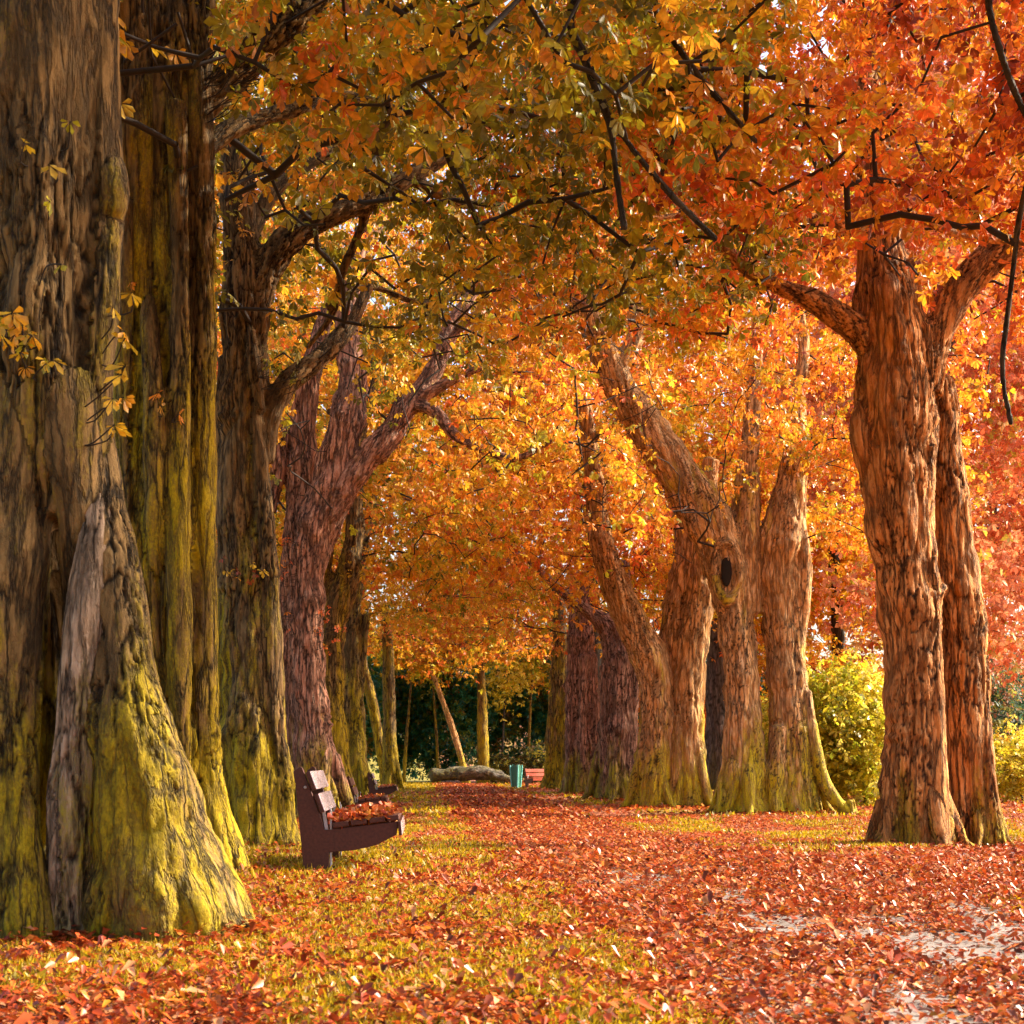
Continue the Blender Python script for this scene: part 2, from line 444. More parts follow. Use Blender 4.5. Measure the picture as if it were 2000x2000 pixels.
OLIVE = (0.19, 0.18, 0.016); YGREEN = (0.44, 0.39, 0.022); YELLOW = (0.80, 0.50, 0.03); ORANGE = (0.82, 0.30, 0.03)
REDOR = (0.78, 0.165, 0.03); RUST = (0.36, 0.07, 0.02); AMBER = (0.76, 0.36, 0.022)
PAL_GREENISH = [(OLIVE, 4.5), (YGREEN, 5.5), (YELLOW, 2.8), (AMBER, 3), (ORANGE, 1.2), (REDOR, .25)]
PAL_GOLD = [(OLIVE, 1.0), (YGREEN, 2.0), (YELLOW, 3.2), (AMBER, 4.4), (ORANGE, 3.2), (REDOR, .9)]
PAL_ORANGE = [(YGREEN, .9), (YELLOW, 2.2), (AMBER, 3.6), (ORANGE, 4.6), (REDOR, 2.0), (RUST, .4)]
PAL_RED = [(OLIVE, .3), (YGREEN, .6), (YELLOW, 1.3), (AMBER, 2.2), (ORANGE, 4.6), (REDOR, 3.4), (RUST, .8)]

def pick(pal, P, seed):
    r = np.random.default_rng(seed)
    cols = np.array([c for c, _ in pal]); wts = np.array([w_ for _, w_ in pal], float); cum = np.cumsum(wts) / wts.sum()
    t = 0.5 + (fbm(P * 0.55, seed, 3) - 0.5) * 1.5
    t = np.clip(t * 0.55 + r.random(len(P)) * 0.45, 0, 0.999)
    # histogram-equalise so the palette weights hold
    rk = np.argsort(np.argsort(t)) / max(1, len(t) - 1) * 0.999
    i = np.searchsorted(cum, rk)
    c = cols[np.clip(i, 0, len(cols) - 1)]
    return c * (0.75 + 0.5 * r.random((len(P), 1)))

# ------------------------------------------------------------------ trunks: strands grown together
def catmull(pts, step):
    pts = np.asarray(pts, float)
    P = np.vstack([2 * pts[0] - pts[1], pts, 2 * pts[-1] - pts[-2]])
    out = []
    for i in range(1, len(P) - 2):
        p0, p1, p2, p3 = P[i - 1:i + 3]
        n = max(2, int(np.linalg.norm((p2 - p1)[:3]) / step))
        for t in np.arange(n) / n:
            out.append(0.5 * ((2 * p1) + (-p0 + p2) * t + (2 * p0 - 5 * p1 + 4 * p2 - p3) * t * t + (-p0 + 3 * p1 - 3 * p2 + p3) * t ** 3))
    out.append(pts[-1])
    return np.array(out)

def frames(P):
    T = unit(np.gradient(P, axis=0))
    e = np.array([1.0, 0, 0]); e = e - T[0] * e.dot(T[0]); e /= np.linalg.norm(e)
    E1 = [e]
    for i in range(1, len(P)):
        e = E1[-1] - T[i] * E1[-1].dot(T[i]); e /= np.linalg.norm(e); E1.append(e)
    E1 = np.array(E1); return T, E1, np.cross(T, E1)

def tube(P, r, sides=14):
    T, E1, E2 = frames(P)
    a = np.arange(sides) / sides * 2 * math.pi
    ring = (P[:, None, :] + r[:, None, None] * (np.cos(a)[None, :, None] * E1[:, None, :] + np.sin(a)[None, :, None] * E2[:, None, :]))
    V = ring.reshape(-1, 3); n = len(P)
    i = np.arange(n - 1)[:, None] * sides; j = np.arange(sides)[None, :]; j2 = (j + 1) % sides
    Fc = np.stack([i + j, i + j2, i + sides + j2, i + sides + j], -1).reshape(-1, 4)
    c0, c1 = len(V), len(V) + 1
    V = np.vstack([V, P[0] - T[0] * r[0] * 0.5, P[-1] + T[-1] * r[-1] * 0.5])
    j = np.arange(sides); j2 = (j + 1) % sides
    A = np.stack([np.full(sides, c0), j2, j], -1); B = np.stack([np.full(sides, c1), (n - 1) * sides + j, (n - 1) * sides + j2], -1)
    return V, Fc, np.vstack([A, B])

STRANDS = []          # (polyline px, py, r px, depth) of every built stem, to keep near foliage from burying it

def build_trunk(root, strands, D, voxel, mat, amp, seed, name='trunk', register=True, clear_to=-9999, roots=False):
    """strands: lists of (px, py, depth offset, radius px); fused by a voxel skin, then furrowed"""
    Vs, Fq, Ft, off = [], [], [], 0
    skel = []; rootspec = []
    gz0 = float(parent_world(root).z)
    for st in strands:
        pts = []
        for px, py, dd, rp in st:
            Y = D + dd
            p = W(px, py, Y); pts.append([*p, rp / F * Y])
        step = max(0.06, voxel * 3)
        cm = catmull(pts, step); P, r = cm[:, :3], np.maximum(cm[:, 3], voxel * 1.3)
        if roots:
            hgt = P[:, 2] - gz0
            if (hgt < 0.1).any():
                r = r * (1 + 0.12 * np.exp(-np.clip(hgt, 0, 9) / 0.30))
                kb = int(np.abs(hgt).argmin()); Rb = r[kb]
                if Rb > 0.13 and seed > 3:
                    rr_ = np.random.default_rng(seed * 31 + len(rootspec))
                    a0 = rr_.random() * 6.28
                    for q_ in range(4):
                        a = a0 + q_ * 1.571 + rr_.normal() * 0.25; k_ = 0.75 + 0.5 * rr_.random()
                        dx, dy = math.cos(a), math.sin(a); b0 = P[kb]
                        rootspec.append(np.array([[b0[0] + dx * Rb * u, b0[1] + dy * Rb * u, gz0 + z_ * Rb, q * Rb] for u, z_, q in
                                                  ((0.40, 2.4 * k_, .20), (0.68, 1.4 * k_, .24), (0.94, 0.66 * k_, .22), (1.12, 0.22 * k_, .15), (1.38, 0.0, .10), (1.7, -0.22, .06))]))
        # gentle irregularity of girth
        r = r * (0.93 + 0.16 * vnoise(P * 2.3 + seed, seed))
        V, q, t = tube(P, r)
        Vs.append(V); Fq.append(q + off); Ft.append(t + off); off += len(V)
        skel.append((P, r))
        if register:
            vpy = HY - (P[:, 2] - CAMZ) / P[:, 1] * F; vpx = 1000 + P[:, 0] / P[:, 1] * F
            vis = (vpy > clear_to) & ~((seed == 10) & (vpx > 1435) & (vpy < 985))
            if vis.sum() > 1: STRANDS.append((P[vis].copy(), r[vis].copy()))
    for rs_ in rootspec:
        cm = catmull(rs_, max(0.05, voxel * 2)); P, r = cm[:, :3], np.maximum(cm[:, 3], voxel * 1.2)
        V, q, t = tube(P, r, 10); Vs.append(V); Fq.append(q + off); Ft.append(t + off); off += len(V); skel.append((P, r))
    V = np.concatenate(Vs); q = np.concatenate(Fq); t = np.concatenate(Ft)
    ll = np.concatenate([np.full(len(q), 4), np.full(len(t), 3)])
    tmp = np_mesh('tmp', V, np.concatenate([q.ravel(), t.ravel()]), ll)
    rm = tmp.modifiers.new('r', 'REMESH'); rm.mode = 'VOXEL'; rm.voxel_size = voxel
    sm = tmp.modifiers.new('s', 'SMOOTH'); sm.factor = 0.6; sm.iterations = max(4, int(0.03 / voxel) * 3)
    dg = bpy.context.evaluated_depsgraph_get(); dg.update()
    me = bpy.data.meshes.new_from_object(tmp.evaluated_get(dg))
    bpy.data.objects.remove(tmp)
    n = len(me.vertices)
    co = np.empty(n * 3, np.float32); me.vertices.foreach_get('co', co); co = co.reshape(-1, 3).astype(np.float64)
    no = np.empty(n * 3, np.float32); me.vertex_normals.foreach_get('vector', no); no = no.reshape(-1, 3).astype(np.float64)
    # nearest strand sample gives the local frame of the bark
    best = np.full(n, 1e9); bark = np.zeros((n, 3)); rad = np.zeros(n)
    for si, (P, r) in enumerate(skel):
        T, E1, E2 = frames(P)
        s = np.concatenate([[0], np.cumsum(np.linalg.norm(np.diff(P, axis=0), axis=1))])
        s0 = P[0, 2] + s
        for a in range(0, n, 40000):
            c = co[a:a + 40000]
            d2 = ((c[:, None, :] - P[None]) ** 2).sum(2) ** 0.5 - r[None]
            k = d2.argmin(1); dm = d2[np.arange(len(c)), k]
            b = dm < best[a:a + 40000]
            dv = c - P[k]
            loc = np.stack([(dv * E1[k]).sum(1) + P[k, 0] * 0.6, (dv * E2[k]).sum(1), s0[k] + (dv * T[k]).sum(1)], -1)
            idx = np.arange(a, a + len(c))[b]
            bark[idx] = loc[b]; best[idx] = dm[b]; rad[idx] = r[k][b]
    # furrows, plates, lumps
    q = bark * np.array([1, 1, 0.16]) + seed * 3.1
    warp = (fbm(bark * np.array([1.5, 1.5, 0.8]) + seed, seed + 5, 2) - 0.5)[:, None] * np.array([0.25, 0.25, 0])
    f1 = fbm((q + warp) * 5.0, seed, 2); fur = 1 - np.abs(f1 * 2 - 1) * 2.2
    f2 = fbm((q * np.array([1, 1, 2.2]) + warp) * 15.0, seed + 9, 3)
    lump = fbm(co * 2.2, seed + 3, 2) - 0.5
    rs = np.clip(rad / 0.35, 0.12, 1.2)
    crackd = np.clip(fur, 0, 1) ** 2
    flute = fbm((bark * np.array([1, 1, 0.22]) + warp) * 3.2 + seed * 1.7, seed + 21, 2) - 0.5
    burl = np.clip(fbm(co * 1.5 + seed, seed + 31, 2) - 0.62, 0, 1)
    burl_f = fbm(co * 11.0, seed + 33, 2) - 0.3
    q3 = (bark * np.array([1, 1, 0.2]) + warp * 0.7) * np.array([21.0, 21.0, 15.0]) + seed
    f3 = fbm(q3, seed + 51, 3); sharp = np.clip(1 - np.abs(f3 * 2 - 1) * 8.0, 0, 1)
    gate = sstep(0.40, 0.60, fbm(bark * np.array([2, 2, 0.8]), seed + 61, 2))
    if voxel < 0.025: co = co - no * (0.026 * np.clip(rad / 0.15, 0.2, 1) * sharp * gate)[:, None]
    mid = fbm(bark * np.array([6.0, 6.0, 2.6]) + seed * 2.3, seed + 71, 2) - 0.5
    disp = amp * rs * (-1.7 * crackd + 1.8 * (f2 - 0.5) + 4.6 * lump + 5.2 * flute + 1.5 * mid + 30 * burl * burl_f)
    fis = sharp * sstep(0.34, 0.55, fbm(bark * np.array([2, 2, 0.8]), seed + 61, 2))
    co2 = co + no * disp[:, None]
    p = np.array(parent_world(root))
    me.vertices.foreach_set('co', (co2 - p).astype(np.float32).ravel())
    at = me.attributes.new('bark', 'FLOAT_VECTOR', 'POINT'); at.data.foreach_set('vector', bark.astype(np.float32).ravel())
    at = me.attributes.new('fissure', 'FLOAT', 'POINT'); at.data.foreach_set('value', fis.astype(np.float32))
    me.polygons.foreach_set('use_smooth', np.ones(len(me.polygons), bool))
    me.materials.clear(); me.materials.append(mat)
    me.update(); me.name = name
    o = bpy.data.objects.new(name, me); C.objects.link(o); o.parent = root
    return o, skel

# ------------------------------------------------------------------ crowns
def grow(starts, srad, att, seed, seg=0.28):
    """joins every attractor to the nearest limb point; returns nodes, parents, radii"""
    r = np.random.default_rng(seed)
    nodes = [np.array(p) for p in starts]; par = [-1] * len(nodes)
    A = np.array(nodes)
    d0 = np.min(np.linalg.norm(att[:, None] - A[None], axis=2), axis=1)
    order = np.argsort(d0)
    buf = np.zeros((len(nodes) + len(att) * 25, 3)); cnt = len(nodes); buf[:cnt] = A
    tips = []
    for ai in order:
        t = att[ai]
        d = np.linalg.norm(buf[:cnt] - t, axis=1) + 0.35 * np.maximum(0, buf[:cnt, 2] - t[2])
        k = int(d.argmin()); p0 = buf[k].copy(); L = np.linalg.norm(t - p0)
        n = max(1, min(24, int(L / seg)))
        sag = r.normal(size=3) * 0.10 * L; sag[2] = abs(sag[2]) * 1.3
        prev = k; wv = r.normal(size=(2, 3)) * np.array([[0.055], [0.016 if L > 1.5 else 0.0]]) * L; ph = r.random(2) * 6.28
        for j in range(1, n + 1):
            u = j / n
            q = p0 * (1 - u) + t * u + sag * (4 * u * (1 - u)) * 0.5 + (wv[0] * math.sin(5.5 * u + ph[0]) + wv[1] * math.sin(12 * u + ph[1])) * math.sin(math.pi * u) + r.normal(size=3) * 0.015 * (j < n)
            if cnt >= len(buf): break
            buf[cnt] = q; par.append(prev); prev = cnt; cnt += 1
        tips.append(prev)
    nodes = buf[:cnt]; par = np.array(par)
    a = np.zeros(cnt); 
    kids = np.bincount(par[par >= 0], minlength=cnt)
    tipr = 0.011 if starts[0][1] < 26 else 0.009
    acc = np.zeros(cnt)
    for i in range(cnt - 1, len(starts) - 1, -1):
        if acc[i] == 0: acc[i] = tipr ** 2.7
        acc[par[i]] += acc[i]
    rr = np.maximum(acc, 1e-9) ** (1 / 2.7)
    rr[:len(starts)] = np.minimum(rr[:len(starts)], srad)
    return nodes, par, rr, len(starts)

def limbs_mesh(root, nodes, par, rr, ns, mat, sides=6, rmax=0.06, name='branch', most=90):
    """one mesh per branch system, each rooted at its own place on the trunk"""
    n = len(nodes)
    if n <= ns: return
    top = np.arange(n)
    for i in range(ns, n):
        top[i] = i if par[i] < ns and False else (par[i] if par[i] < ns else top[par[i]])
    ids, cnt = np.unique(top[ns:], return_counts=True)
    order = ids[np.argsort(-cnt)]
    for gi, t in enumerate(order[:most]):
        idx = ns + np.nonzero(top[ns:] == t)[0]
        A, B = nodes[par[idx]], nodes[idx]
        r0 = np.minimum(rr[par[idx]], np.minimum(rmax, rr[idx] * 1.5)); r1 = np.minimum(rr[idx], rmax)
        T = unit(B - A)
        ref = np.where(np.abs(T[:, 2:3]) > 0.9, np.array([[1.0, 0, 0]]), np.array([[0, 0, 1.0]]))
        e1 = unit(np.cross(T, ref)); e2 = np.cross(T, e1)
        a = np.arange(sides) / sides * 2 * math.pi
        circ = np.cos(a)[None, :, None] * e1[:, None, :] + np.sin(a)[None, :, None] * e2[:, None, :]
        B = B + T * r1[:, None] * 0.6
        R0 = A[:, None] + circ * r0[:, None, None]; R1 = B[:, None] + circ * r1[:, None, None]
        V = np.concatenate([R0, R1], 1).reshape(-1, 3)
        j = np.arange(sides); j2 = (j + 1) % sides
        f = np.stack([j, j2, j2 + sides, j + sides], -1)
        Fc = (np.arange(len(idx))[:, None, None] * 2 * sides + f[None]).reshape(-1, 4)
        np_mesh(name, V, Fc, 4, mat, root, smooth=True)

def project(P):
    Y = np.maximum(P[:, 1], 0.01)
    return 1000 + P[:, 0] / Y * F, HY - (P[:, 2] - CAMZ) / Y * F

def keep_clear(P, rngl, prob=0.9, extra=8):
    """thin out leaves that would hang between the viewer's avenue and a trunk"""
    px, py = project(P); keep = np.ones(len(P), bool)
    for S, r in STRANDS:
        sx, sy = project(S); sr = r / np.maximum(S[:, 1], .1) * F
        if sx.max() < -300 or sx.min() > 2300: continue
        ok = S[:, 2] < 30
        for a in range(0, len(P), 20000):
            q = slice(a, a + 20000)
            d = np.sqrt((px[q, None] - sx[None]) ** 2 + (py[q, None] - sy[None]) ** 2) - sr[None]
            k = d.argmin(1); dm = d[np.arange(len(k)), k]
            front = P[q, 1] < S[k, 1] - 0.1
            # stout stems stay readable, slim limbs may be buried
            pr = prob * np.clip(sr[k] / 16, 0.35, 1)
            hit = (dm < extra) & front & (rngl.random(len(k)) < pr)
            keep[q] &= ~hit
    return keep

def crown(root, nodes, par, rr, ns, per, spread, size, pal, detail, k, seed, mat, clear=0.9, hang=0.65, extra_pts=None):
    r = np.random.default_rng(seed)
    idx = np.arange(ns, len(nodes))
    thin = idx[rr[idx] < 0.030]
    if len(thin) == 0: thin = idx
    wgt = np.ones(len(thin))
    c = nodes[r.choice(thin, size=per)]
    P = c + r.normal(size=(per, 3)) * np.array([spread, spread, spread * 0.75])
    P = P[P[:, 2] > 1.0]
    if clear > 0:
        P = P[keep_clear(P, r, clear)]
    col = pick(pal, P, seed)
    sz = size * (0.7 + 0.6 * r.random(len(P)))
    out = [palmate(P, sz, col, detail, seed + 1, k, hang)]
    if extra_pts is not None and len(extra_pts):
        E = np.array(extra_pts)
        out.append(palmate(E[:, :3], E[:, 3], E[:, 4:7], LEAF6, seed + 7, 6, 0.6))
    V, Fc, cc = merge(out)
    return np_mesh('crown', V, Fc, 4, mat, root, col=cc)

def tufts(spec, D, n, seed, col=(YELLOW, YGREEN)):
    """young leaf tufts sprouting straight from a trunk: list of (px, py[, dd])"""
    r = np.random.default_rng(seed); out = []
    for s in spec:
        dd = s[2] if len(s) > 2 else -0.5
        for _ in range(n):
            p = W(s[0] + r.normal() * 9, s[1] + r.normal() * 11, D + dd + r.normal() * 0.04)
            c = np.array(col[r.integers(len(col))]) * (0.7 + 0.6 * r.random())
            out.append([*p, 0.055 + 0.045 * r.random(), *c])
    return out

def crown_points(n, x0, x1, y0, y1, zb, zt, seed, arch=None, hole=None):
    """cluster centres through a crown's volume, patchy, lower rim uneven"""
    r = np.random.default_rng(seed)
    m = n * 6
    P = np.stack([r.uniform(x0, x1, m), r.uniform(y0, y1, m), r.random(m)], -1)
    cx, cyy = (x0 + x1) / 2, (y0 + y1) / 2
    rad = np.sqrt(((P[:, 0] - cx) / ((x1 - x0) / 2)) ** 2 + ((P[:, 1] - cyy) / ((y1 - y0) / 2)) ** 2)
    lower = zb + 1.6 * (vnoise(np.stack([P[:, 0] * .45, P[:, 1] * .45, P[:, 0] * 0], -1), seed) - 0.5)
    top = zb + (zt - zb) * np.sqrt(np.clip(1.1 - rad ** 2 * 0.8, 0.02, 1))
    P[:, 2] = lower + (top - lower) * P[:, 2] ** 1.25
    clump = fbm(P * 0.55, seed + 40, 2)
    ok = (rad < 1.12) & (clump > 0.43)
    P = P[ok]
    return P[:n]

# tree table -------------------------------------------------------------
TREES = []
CLEAR_TO = {18: 800, 1: -9999, 2: -50, 3: 300, 4: 560, 5: 900, 6: 1180, 7: 1280, 8: 1280, 9: 500, 10: 590, 11: 780, 12: 1200, 13: 1290, 14: 1300, 15: -200, 16: 9999, 17: 9999}
def tree(name, label, base, strands, voxel, mat, amp, seed, crown_box=None, natt=200, per=3000, size=0.13, pal=PAL_GOLD,
         detail=LEAF6, k=6, spread=0.25, D=None, group='horse chestnuts lining the avenue', sprout=None, clear=0.9, far=False, zmin=4.3, cat='tree', clear_to=-9999):
    D = D or base_depth(*base)
    bp = W(base[0], HY, D); gz = float(ground_z(bp[0], D))
    root = empty(name, (bp[0], D, gz))
    tag(root, label, cat, group)
    o, skel = build_trunk(root, strands, D, voxel, MAT[mat], amp, seed, clear_to=CLEAR_TO.get(seed, -9999), roots=True)
    TREES.append(dict(root=root, skel=skel, D=D, box=crown_box, natt=natt, per=per, size=size, pal=pal, detail=detail, k=k, spread=spread,
                      seed=seed, sprout=sprout, clear=clear, far=far, zmin=zmin))
    return root, D

# ---- left row
L1D = base_depth(200, 1822)
root_L1, _ = tree('chestnut_tree', 'massive fluted mossy trunk with flaring roots, nearest of all and cut by the left edge', (140, 1822), [
    [(165, 420, .2, 14), (178, 640, .08, 26), (192, 860, -.05, 36), (205, 1000, -.12, 42), (228, 1180, -.18, 58), (250, 1380, -.22, 82), (285, 1580, -.20, 112), (312, 1750, -.1, 140), (325, 1900, 0, 160)],
    [(340, 1560, -.1, 20), (385, 1690, -.15, 26), (425, 1790, -.15, 32), (460, 1880, -.15, 38)],
    [(95, 460, .1, 30), (118, 660, -.08, 62), (138, 860, -.18, 62), (150, 1000, -.18, 40), (150, 1200, -.05, 30), (150, 1500, 0, 30)],
    [(205, 300, 0, 24), (222, 350, -.1, 30), (222, 400, -.12, 28), (205, 450, 0, 22)],
    [(40, 500, .15, 60), (30, 820, -.05, 104), (10, 1100, -.15, 84), (16, 1400, -.22, 62), (30, 1650, -.30, 58), (45, 1900, -.35, 66)],
    [(-70, 1900, 0, 120), (-60, 1500, 0, 110), (-40, 1000, .1, 120), (-40, 500, .1, 130), (-60, 0, 0, 140)],
    [(120, 1900, .62, 180), (120, 1500, .55, 150), (105, 1100, .38, 130), (100, 800, .2, 122)],
    [(100, 1000, .05, 125), (100, 780, -.02, 118), (95, 500, 0, 130), (85, 200, 0, 138), (70, -100, 0, 150), (50, -900, 0, 170)],
    [(175, 900, -.10, 42), (190, 700, -.12, 36), (205, 500, -.10, 32), (200, 420, -.05, 42), (195, 250, -.05, 42), (190, 0, -.05, 45), (185, -300, 0, 50)],
    [(50, 980, 0, 20), (58, 800, -.20, 38), (55, 600, -.28, 44), (75, 470, -.25, 46), (60, 250, -.25, 44), (70, 50, -.2, 46), (90, -200, -.1, 50)],
    [(80, -400, 0, 120), (200, -900, .3, 90), (500, -1500, 1.5, 60)],
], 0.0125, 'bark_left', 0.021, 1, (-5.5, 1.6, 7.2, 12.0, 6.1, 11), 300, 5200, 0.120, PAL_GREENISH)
build_trunk(root_L1, [[(204, 900, -.05, 10), (190, 1020, -.20, 30), (172, 1180, -.26, 46), (158, 1380, -.26, 52), (148, 1600, -.22, 52), (140, 1880, -.18, 50)],
                      [(212, 1150, -.22, 10), (205, 1350, -.28, 15), (195, 1600, -.26, 18), (190, 1880, -.2, 20)],
                      [(150, 1300, -.26, 14), (122, 1550, -.30, 20), (112, 1880, -.26, 24)]],
            L1D, 0.0125, MAT['bark_pale'], 0.021, 71, name='exposed_wood')
tree('chestnut_tree', 'tall ridged trunk with a yellow mossed edge, standing right behind the massive nearest trunk', (350, 1702), [
    [(402, 1540, -.12, 30), (400, 1300, -.14, 28), (400, 1000, -.15, 28), (398, 700, -.15, 27), (396, 450, -.15, 26), (392, 250, -.12, 28), (392, 60, -.1, 30), (390, -150, -.1, 32)],
    [(402, 1450, -.12, 26), (412, 1550, -.14, 34), (430, 1640, -.14, 36), (455, 1720, -.14, 36), (475, 1760, -.14, 36)],
    [(350, 1760, 0, 115), (345, 1500, 0, 82), (342, 1200, 0, 72), (340, 800, 0, 70), (335, 400, 0, 66), (330, 0, 0, 70), (325, -700, 0, 80)],
    [(290, 1760, -.15, 80), (285, 1400, -.15, 62), (275, 1000, -.12, 60), (272, 600, -.1, 56), (270, 200, -.1, 56), (270, -300, -.1, 60)],
    [(362, 1700, 0, 10), (356, 1560, -.22, 18), (352, 1400, -.32, 22), (350, 1000, -.34, 26), (352, 620, -.34, 20), (350, 400, -.34, 18), (345, 200, -.32, 22)],
    [(296, 1250, -.05, 10), (300, 1120, -.28, 18), (302, 1000, -.38, 22), (300, 820, -.40, 24), (292, 640, -.34, 18), (286, 520, -.1, 10)],
    [(245, 1700, -.35, 34), (250, 1400, -.32, 26), (250, 1100, -.3, 22), (248, 800, -.28, 22), (250, 400, -.28, 20)],
    [(380, 230, 0, 34), (450, 150, .1, 36), (540, 60, .2, 34), (640, -30, .4, 30), (800, -160, .9, 26)],
    [(400, 290, .2, 26), (470, 245, .4, 21), (560, 215, .7, 17), (650, 190, 1.0, 14), (760, 205, 1.4, 9)],
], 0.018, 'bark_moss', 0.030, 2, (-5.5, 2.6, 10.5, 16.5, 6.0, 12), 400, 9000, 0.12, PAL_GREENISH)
tree('chestnut_tree', 'cracked bark trunk throwing a thick bough across the path, third in the left row', (510, 1655), [
    [(500, 1720, 0, 92), (498, 1560, 0, 74), (492, 1350, 0, 62), (482, 1100, 0, 52), (476, 900, 0, 48), (478, 700, 0, 46), (478, 560, 0, 44), (466, 420, 0, 34), (460, 200, 0, 30), (450, -150, 0, 26)],
    [(560, 1690, -.1, 36), (548, 1560, -.15, 28), (534, 1350, -.15, 25), (524, 1150, -.15, 22), (514, 1000, -.15, 21), (504, 880, -.15, 19), (494, 790, -.15, 18)],
    [(492, 640, 0, 30), (505, 560, 0, 34), (560, 470, 0, 30), (640, 425, 0.1, 26), (720, 390, .3, 23), (800, 345, .6, 20), (900, 285, 1, 16), (1040, 200, 1.6, 12), (1150, 130, 2.2, 9)],
    [(800, 350, .6, 13), (900, 395, 1.0, 11), (1000, 400, 1.6, 10), (1100, 432, 2.1, 9), (1200, 445, 2.8, 7)],
    [(512, 900, 0, 26), (525, 820, 0, 26), (560, 750, .1, 23), (610, 712, .3, 20), (680, 640, .8, 16), (720, 560, 1.2, 12)],
    [(478, 480, 0, 20), (540, 370, .3, 15), (640, 300, .7, 12), (760, 270, 1.2, 10), (880, 230, 1.8, 8), (980, 210, 2.4, 5)],
    [(720, 392, .3, 14), (700, 460, .5, 11), (665, 540, .8, 10), (650, 610, 1.1, 8), (600, 680, 1.4, 7)],
    [(640, 600, 1.0, 9), (720, 560, 1.6, 7), (820, 590, 2.2, 6), (930, 560, 3.0, 4)],
    [(510, 800, -.22, 10), (497, 720, -.26, 15), (490, 660, -.24, 13), (486, 620, -.18, 9)],
    [(440, 1680, .1, 45), (450, 1400, .1, 40), (455, 1100, .1, 34), (455, 700, .1, 34)],
], 0.022, 'bark_third', 0.027, 3, (-6.5, 3.0, 15.5, 22.5, 6.3, 14), 440, 11500, 0.12, PAL_GREENISH)
tree('chestnut_tree', 'leaning trunk of pinkish flaky bark beyond the nearest bench', (625, 1600), [
    [(640, 1640, 0, 46), (622, 1520, 0, 40), (608, 1400, 0, 36), (598, 1250, 0, 34), (602, 1120, 0, 36), (628, 1000, 0, 40), (655, 900, 0, 38), (676, 820, 0, 38), (690, 740, .3, 30), (680, 640, .8, 24), (700, 520, 1.2, 18), (760, 380, 2, 14)],
    [(640, 1010, -.1, 26), (690, 930, -.1, 27), (745, 865, -.1, 27), (795, 795, 0, 24), (850, 720, .3, 20), (880, 640, .8, 16), (960, 520, 1.6, 12)],
    [(800, 790, 0, 12), (860, 755, -.2, 11), (940, 715, -.4, 8)],
    [(800, 790, 0, 12), (850, 805, -.3, 12), (890, 850, -.6, 12), (950, 880, -.9, 10), (1010, 895, -1.2, 8), (1080, 860, -1.5, 5)],
    [(585, 1620, .8, 30), (575, 1400, .8, 26), (565, 1200, .8, 22), (585, 1000, .8, 30), (592, 850, .8, 30), (605, 740, .8, 22), (640, 600, 1.2, 16)],
    [(850, 720, .3, 12), (900, 640, .2, 10), (980, 590, -.4, 8), (1080, 575, -1.0, 6), (1160, 600, -1.6, 4)],
    [(530, 1000, .6, 12), (545, 900, .6, 14), (550, 820, .6, 12)],
    [(660, 1620, -.2, 14), (640, 1540, -.2, 14)],
], 0.030, 'bark_pink', 0.027, 4, (-8, 2.8, 25, 34, 6.2, 20), 380, 11500, 0.135, PAL_GOLD)
tree('chestnut_tree', 'forked trunk with mossy hollow crotch behind the pinkish leaning tree', (655, 1582), [
    [(655, 1610, 0, 42), (648, 1480, 0, 36), (642, 1330, 0, 31), (648, 1230, 0, 30), (670, 1150, 0, 28), (690, 1070, 0, 23), (694, 980, 0, 17), (700, 860, .5, 14), (740, 700, 1, 12)],
    [(632, 1250, 0, 18), (628, 1120, 0, 20), (642, 1020, 0, 18), (660, 940, .3, 16), (650, 800, .5, 12)],
    [(672, 1600, -.2, 14), (655, 1500, -.2, 14), (655, 1400, -.1, 12)],
], 0.040, 'bark_moss', 0.022, 5, (-9, 2.0, 35, 44, 6.0, 19), 260, 7200, 0.17, PAL_GOLD, LEAF4, 5, 0.36)
tree('chestnut_tree', 'slender mossed trunk before the pair of thin far trees in the left row', (692, 1562), [
    [(695, 1590, 0, 34), (690, 1480, 0, 27), (688, 1330, 0, 23), (690, 1200, 0, 15), (705, 1100, 0, 12), (730, 950, .5, 10)],
    [(708, 1580, -.2, 12), (700, 1450, -.2, 9), (708, 1300, 0, 8), (716, 1200, 0, 8)],
    [(676, 1400, .3, 10), (668, 1250, .3, 9), (672, 1120, .3, 8)],
], 0.045, 'bark_moss', 0.020, 6, (-11, 1.5, 46, 58, 6.0, 21), 260, 7000, 0.19, PAL_GOLD, LEAF4, 5, 0.42)
tree('chestnut_tree', 'thin leaning trunk crossing behind a straight mossy one at the far left of the path', (750, 1536), [
    [(758, 1545, 0, 13), (742, 1450, 0, 11), (722, 1350, 0, 10), (706, 1280, 0, 9), (690, 1180, 0, 8)],
], 0.05, 'bark_moss', 0.015, 7, (-13, -1, 66, 76, 6.2, 22), 130, 2400, 0.22, PAL_GOLD, LEAF4, 5, 0.5, D=74)
tree('chestnut_tree', 'straight mossy pole of a trunk beside the bright far lawn', (765, 1540), [
    [(766, 1560, 0, 22), (762, 1480, 0, 15), (760, 1380, 0, 13), (758, 1280, 0, 12), (752, 1180, 0, 10)],
], 0.05, 'bark_moss', 0.015, 8, (-12, 1, 64, 73, 6.4, 22), 130, 2600, 0.22, PAL_GOLD, LEAF4, 5, 0.5, D=69)
